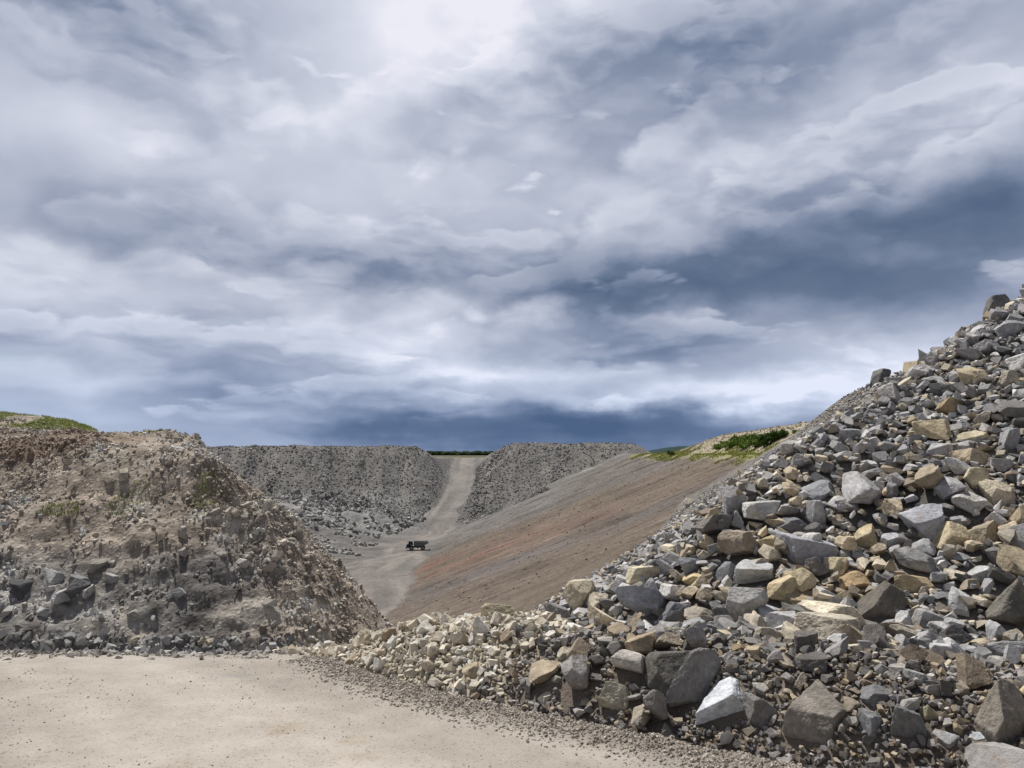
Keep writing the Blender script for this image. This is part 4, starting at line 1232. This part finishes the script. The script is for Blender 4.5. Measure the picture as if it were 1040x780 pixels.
# pebbles on the road and the strip of loose gravel
def foot_s(X, Y):
    d, a, side = pdist(X, Y, FOOT); return np.where(side > 0, d, -d), a
peb = rest_on(road_fine, 6000, (-11, 6, 6, 15), .008, .026, lambda X, Y, Z: lerp((.22, .20, .18), (.50, .46, .41), rng.random(len(X))),
              cond=lambda X, Y, Z: (fbm2(X / 1.5, Y / 1.5, oct=2, seed=621) > -.1) & (foot_s(X, Y)[0] < 0), pw=2.6, sink=.3)
peb += rest_on(road_fine, 230000, (-5, 7, 5, 15), .012, .04, lambda X, Y, Z: lerp((.22, .195, .17), (.50, .46, .40), rng.random(len(X)) ** 1.3),
              cond=lambda X, Y, Z: (lambda s, a: (s > -.95) & (s < .15) & (a > .3) & (rng.random(len(X)) < np.exp(-((s + .20 + .12 * fbm2(X, Y, oct=2, seed=623)) / .30) ** 2)))(*foot_s(X, Y)), pw=2.2, sink=.25)
peb += rest_on(road_fine, 5200, (-15, -2.6, 13.0, 16.5), .02, .16, lambda X, Y, Z: lerp((.16, .15, .14), (.46, .43, .38), rng.random(len(X))),
              cond=lambda X, Y, Z: rng.random(len(X)) < np.exp(-((Y - 14.9 + .5 * fbm2(X / 1.5, X * 0, oct=2, seed=624)) / .75) ** 2) * np.clip(.6 + fbm2(X / 2, Y / 2, oct=2, seed=625) * 1.5, .1, 1), pw=3.0, sink=.3)
join_rocks('gravel', peb, PEB, kind='stuff', label='loose pebbles strewn on the dirt road and banked along its edge', category='gravel')
print('rocks', len(OWN), {k: len(v) for k, v in FILL.items()}, len(bank), len(spoil), len(peb))

# ------------------------------------------------------------------ grass and shrubs
def blades(name, X, Y, Z, h, w, c0, c1, **props):
    n = len(X); a = rng.uniform(0, 2 * math.pi, n); hh = h * rng.uniform(.5, 1.2, n); ww = w * rng.uniform(.6, 1.2, n)
    lx, ly = rng.normal(0, .45, n) * hh, rng.normal(0, .45, n) * hh
    V = np.stack([np.stack([X - ww * np.cos(a), Y - ww * np.sin(a), Z - .03], -1), np.stack([X + ww * np.cos(a), Y + ww * np.sin(a), Z - .03], -1),
                  np.stack([X + lx, Y + ly, Z + hh], -1)], 1).reshape(-1, 3)
    T = np.repeat(lerp(c0, c1, rng.random(n)), 3, 0)
    return link(name, make_mesh(name, V, np.arange(3 * n).reshape(-1, 3), T, LEAF), **props)

def grass_on_bank():
    X = rng.uniform(-38, -8, 160000); Y = rng.uniform(33, 56, 160000); Z = hill_fine(X, Y); h = Z + 7.5
    ng = fbm2(X / 2.2, Y / 2.2, oct=3, seed=430)
    rim = (h > 9.1) & (h < 10.4) & (ng > -.12) & (X < -24)
    rim = rim | ((h > 8.2) & (h < 9.1) & (X > -24) & (X < -16) & (ng > .1) & (Y > 43))
    pr = np.where(X < -26, .8, .4)
    keep = rim & (rng.random(len(X)) < pr)
    for px, py, r, p in ((56, 527, .8, 1.0), (132, 511, .8, .4), (212, 506, .7, .8)):
        c = hit(px, py, hill_fine, 25, 60)
        if c: keep |= (((X - c[0]) / r) ** 2 + ((Y - c[1]) / r) ** 2 + 1.0 * fbm2(X * 1.5, Y * 1.5, oct=2, seed=640) < 1) & (rng.random(len(X)) < p)
    return X[keep], Y[keep], Z[keep]
gx, gy, gz = grass_on_bank()
blades('grass', gx, gy, gz, .14, .03, (.26, .33, .09), (.48, .50, .19), kind='stuff', label='green grass growing on the rim and ledge of the left bank', category='grass')

def rim_grass():
    X = rng.uniform(60, 84, 60000); Y = rng.uniform(150, 400, 60000); Z = pit_z(X, Y)
    k = (np.abs(Z) < 3.2) & (fbm2(X / 5, Y / 7, oct=3, seed=207) > -.12 + .06 * np.abs(Z))
    return X[k], Y[k], Z[k]
gx, gy, gz = rim_grass()
blades('grass', gx, gy, gz, .5, .12, (.20, .24, .07), (.46, .44, .17), kind='stuff', label='yellow green grass along the rim of the right pit wall', category='grass')

def shrub(x, y, z, w, h, label, c0=(.035, .07, .018), c1=(.10, .16, .045)):
    root = link('shrub', None, label=label, category='shrub', group='shrubs on the rim of the right pit wall'); root.location = (x, y, z)
    n = int(260 + 240 * w)
    # several clumps, leaves through the volume
    cl = rng.uniform(-1, 1, (7, 3)) * np.array([.36 * w, .36 * w, .22 * h]) + np.array([0, 0, .5 * h])
    P = cl[rng.integers(0, 7, n)] + rng.normal(size=(n, 3)) * np.array([.15 * w, .15 * w, .15 * h])
    P[:, 2] = np.maximum(P[:, 2], .05)
    s = rng.uniform(.08, .17, n)[:, None] * max(.8, w / 2.2)
    a = rng.normal(size=(n, 3)); a /= np.linalg.norm(a, axis=1)[:, None]; b = np.cross(a, rng.normal(size=(n, 3))); b /= np.linalg.norm(b, axis=1)[:, None]
    V = np.stack([P - a * s, P + b * s * .6, P + a * s, P - b * s * .6], 1).reshape(-1, 3)
    link('foliage', make_mesh('foliage', V, np.arange(4 * n).reshape(-1, 4), np.repeat(lerp(c0, c1, rng.random(n)), 4, 0), LEAF), root)
    VV, FF = [], []
    for k in range(6):
        a0 = rng.uniform(0, 6.28); tip = np.array([math.cos(a0) * .3 * w, math.sin(a0) * .3 * w, .75 * h]); r = .04 * w
        for j, (c, rr) in enumerate(((np.array([0, 0, -.2]), r), (tip, r * .3))):
            for t in range(4): VV.append(c + rr * np.array([math.cos(t * 1.57), math.sin(t * 1.57), 0]))
        o = k * 8
        for t in range(4): FF.append([o + t, o + (t + 1) % 4, o + 4 + (t + 1) % 4, o + 4 + t])
    link('stem', make_mesh('stem', np.array(VV), FF, (.10, .075, .05), LEAF), root)

SHR = [(742, 452, 14, 7, 'low leafy shrub at the left end of the green thicket'), (750, 448, 12, 8, 'green shrub beside the thicket left end, a little higher'),
       (756, 452, 16, 8, 'broad pale green shrub in the front of the thicket'), (762, 446, 12, 8, 'mid green shrub at the back of the thicket centre'),
       (768, 451, 15, 9, 'full green shrub in the centre front of the thicket'), (776, 449, 14, 13, 'dark round shrub, the tallest and darkest of the thicket'),
       (783, 446, 12, 10, 'bushy green shrub right of the dark round shrub'), (790, 443, 12, 9, 'dark shrub at the right end of the thicket by the rocks'),
       (755, 445, 6, 5, 'tiny dark shrub standing above the thicket'), (796, 441, 9, 8, 'small dark shrub tucked against the rock heap flank'),
       (681, 461, 6, 5, 'lone dark shrub on the far rim beside the distant ridge'), (730, 455, 10, 5, 'pale shrub left of the whole thicket'),
       (808, 440, 7, 6, 'isolated little shrub high on the pale bank')]
for px, py, w, h, lab in SHR:
    p = hit(px, py + h * .4, pit_z, 120, 420, .5)
    if p is None: print('shrub miss', lab); continue
    x, y, z = p; dark = 'dark' in lab
    shrub(x, y, z, w * y / F * 1.15, h * y / F * 1.1, lab, (.04, .075, .02) if dark else (.10, .16, .035), (.10, .16, .045) if dark else (.22, .30, .09))

def woodland():
    U, Fc = ico(2); VV, FF, TT = [], [], []
    for k in range(420):
        y = rng.uniform(1800, 2300); x = rng.uniform(-330, 60)
        h = rng.uniform(8, 13); w = rng.uniform(6, 12)
        s = rng.integers(1000)
        n = 1 + .35 * fbm(U[:, 0] * 2 + s, U[:, 1] * 2, U[:, 2] * 2, oct=2, seed=3)
        V = U * n[:, None] * np.array([w, w, h * .5]) + np.array([x, y, float(-5 + h * .45)])
        VV.append(V); FF.append(Fc + k * len(U)); TT.append(np.tile(np.array([.03, .045, .025]) * rng.uniform(.7, 1.4), (len(U), 1)))
    link('woodland', make_mesh('woodland', np.concatenate(VV), np.concatenate(FF), np.concatenate(TT), LEAF), kind='stuff', label='dark line of trees on the plain beyond the haul ramp', category='woodland')
woodland()

# ------------------------------------------------------------------ haul truck on the pit floor
def bm_obj(name, parent, mat, build, loc=None, **props):
    bm = bmesh.new(); build(bm)
    bmesh.ops.recalc_face_normals(bm, faces=bm.faces[:])
    me = bpy.data.meshes.new(name); bm.to_mesh(me); bm.free(); me.materials.append(mat)
    o = link(name, me, parent, **props)
    if loc: o.location = loc
    return o
def box(bm, x0, x1, y0, y1, z0, z1, bev=.03):
    r = bmesh.ops.create_cube(bm, size=1, matrix=Matrix.Translation(((x0 + x1) / 2, (y0 + y1) / 2, (z0 + z1) / 2)) @ Matrix.Diagonal((abs(x1 - x0), abs(y1 - y0), abs(z1 - z0), 1)))
    if bev:
        vs = r['verts']; es = {e for v in vs for e in v.link_edges}
        bmesh.ops.bevel(bm, geom=list(es), offset=bev, segments=1, affect='EDGES')
def prism(bm, prof, y0, y1):
    a = [bm.verts.new((x, y0, z)) for x, z in prof]; b = [bm.verts.new((x, y1, z)) for x, z in prof]
    bm.faces.new(a); bm.faces.new(b[::-1])
    for i in range(len(prof)): j = (i + 1) % len(prof); bm.faces.new((a[j], a[i], b[i], b[j]))
def cyl(bm, x, y, z, r, h, axis='Y', seg=28, r2=None):
    m = Matrix.Translation((x, y, z)) @ (Matrix.Rotation(math.pi / 2, 4, 'X') if axis == 'Y' else Matrix.Identity(4))
    bmesh.ops.create_cone(bm, cap_ends=True, segments=seg, radius1=r, radius2=r if r2 is None else r2, depth=h, matrix=m)

def truck():
    px, py = 423.5, 558.5
    p = hit(px, py, lambda X, Y: pit_z(X, Y), 200, 420, .25)
    x, y, z = p
    root = link('haul_truck', None, label='dark haul truck with blue cab and tipper body driving left on the pit floor', category='truck')
    root.location = (x, y, z + .02); root.rotation_euler = (0, 0, math.radians(8))
    navy = flat_mat('navy_cab_paint', (.018, .028, .065), .45); dark = flat_mat('dark_steel', (.035, .036, .038), .6); body = flat_mat('dusty_green_steel', (.13, .145, .135), .7)
    tyre = flat_mat('dusty_rubber', (.05, .048, .046), .9); rimm = flat_mat('pale_rim', (.34, .33, .31), .6); glass = flat_mat('cab_glass', (.02, .03, .045), .12, 0, .05)
    lamp = flat_mat('lamp_lens', (.6, .6, .55), .2); yel = flat_mat('rail_paint', (.35, .34, .32), .6)
    # front of the truck points to -x; length about nine metres
    def chassis(bm):
        box(bm, -3.7, 3.4, -.75, -.45, 1.0, 1.45); box(bm, -3.7, 3.4, .45, .75, 1.0, 1.45)
        for cx in (-3.2, -1.0, .8, 2.4): box(bm, cx - .12, cx + .12, -.5, .5, 1.03, 1.38)
        cyl(bm, -2.3, 0, .95, .16, 2.6); cyl(bm, 2.35, 0, .95, .22, 2.4)
    bm_obj('chassis', root, dark, chassis)
    def hood(bm):
        prism(bm, [(-4.35, .95), (-4.35, 2.05), (-4.1, 2.25), (-2.7, 2.3), (-2.7, .95)], -1.25, 1.25)
        box(bm, -4.6, -4.3, -1.6, 1.6, .62, 1.12)
        box(bm, -4.2, -1.5, -1.85, 1.85, 2.24, 2.34)
    bm_obj('hood', root, navy, hood)
    bm_obj('grille', root, dark, lambda bm: [box(bm, -4.42, -4.34, -.95, .95, 1.2 + k * .14, 1.28 + k * .14, 0) for k in range(6)])
    def cab(bm): prism(bm, [(-3.55, 2.345), (-3.35, 3.55), (-1.75, 3.55), (-1.65, 2.345)], -1.55, .45)
    c = bm_obj('cab', root, navy, cab)
    bm_obj('window', c, glass, lambda bm: prism(bm, [(-3.52, 2.75), (-3.40, 3.42), (-3.34, 3.42), (-3.46, 2.75)], -1.42, .32)).location = (-.05, 0, 0)
    bm_obj('window', c, glass, lambda bm: prism(bm, [(-3.25, 2.75), (-3.15, 3.4), (-1.95, 3.4), (-1.9, 2.75)], -1.585, -1.56))
    bm_obj('window', c, glass, lambda bm: prism(bm, [(-3.25, 2.75), (-3.15, 3.4), (-1.95, 3.4), (-1.9, 2.75)], .46, .485))
    def bed(bm):
        prof = [(-1.35, 1.75), (-1.35, 3.45), (4.7, 3.25), (4.75, 2.95), (2.9, 1.95), (1.2, 1.6)]
        prism(bm, prof, -2.05, -1.93); prism(bm, prof, 1.93, 2.05)
        prism(bm, [(-1.35, 1.75), (-1.35, 3.45), (-1.22, 3.45), (-1.22, 1.75)], -1.93, 1.93)
        prism(bm, [(-1.22, 1.72), (-1.22, 1.86), (1.2, 1.74), (2.85, 2.08), (4.68, 3.08), (4.74, 2.95), (2.9, 1.95), (1.2, 1.6)], -1.93, 1.93)
        prism(bm, [(-4.1, 3.84), (-4.1, 3.95), (-1.3, 3.56), (-1.3, 3.45)], -1.9, 1.9)
    b = bm_obj('dump_bed', root, body, bed)
    bm_obj('side_rib', b, body, lambda bm: [box(bm, cx - .07, cx + .07, sy * 2.05, sy * 2.13, 1.9, 3.3, 0) for cx in (-.9, .1, 1.1, 2.1) for sy in (-1, 1)])
    bm_obj('top_rail', b, yel, lambda bm: [prism(bm, [(-1.35, 3.46), (-1.35, 3.56), (4.7, 3.36), (4.7, 3.26)], s * 1.99 - .09, s * 1.99 + .09) for s in (-1, 1)])
    def wheel(wx, wy, r, w):
        t = bm_obj('wheel', root, tyre, lambda bm: (cyl(bm, 0, 0, 0, r, w, seg=36), [box(bm, r * math.cos(a) - .05, r * math.cos(a) + .05, -w / 2, w / 2, r * math.sin(a) - .05, r * math.sin(a) + .05, 0) for a in np.arange(0, 6.28, .28)]))
        t.location = (wx, wy, r + .02)
        bm_obj('rim', t, rimm, lambda bm: (cyl(bm, 0, math.copysign(w / 2 + .01, wy), 0, r * .52, .10, seg=24), cyl(bm, 0, math.copysign(w / 2 + .07, wy), 0, r * .2, .12, seg=12)))
    for s in (-1, 1):
        wheel(-2.3, s * 1.55, .88, .5); wheel(2.35, s * 1.5, .88, .95)
        bm_obj('headlight', root, lamp, lambda bm: box(bm, -4.66, -4.6, s * 1.15 - .14, s * 1.15 + .14, .78, .98, .01))
        bm_obj('mirror', root, dark, lambda bm: (box(bm, -3.75, -3.68, s * 1.75 - .03, s * 1.75 + .03, 2.35, 3.1, 0), box(bm, -3.78, -3.7, s * 1.8 - .14, s * 1.8 + .14, 2.85, 3.25, .01)))
    def ladder(bm):
        for yy in (-1.32, -.98): box(bm, -4.66, -4.61, yy - .03, yy + .03, .6, 2.3, 0)
        for k in range(5): box(bm, -4.66, -4.61, -1.3, -1.0, .75 + k * .33, .80 + k * .33, 0)
    bm_obj('ladder', root, yel, ladder)
    def rail(bm):
        for yy in (-1.8, -.6, .6, 1.8): box(bm, -4.15, -4.1, yy - .025, yy + .025, 2.34, 3.2, 0)
        box(bm, -4.15, -4.1, -1.8, 1.8, 3.2, 3.25, 0); box(bm, -4.15, -4.1, -1.8, 1.8, 2.78, 2.82, 0)
    bm_obj('handrail', root, yel, rail)
    bm_obj('fuel_tank', root, dark, lambda bm: cyl(bm, .3, -1.15, 1.15, .42, 1.0, 'Y', 20))
truck()
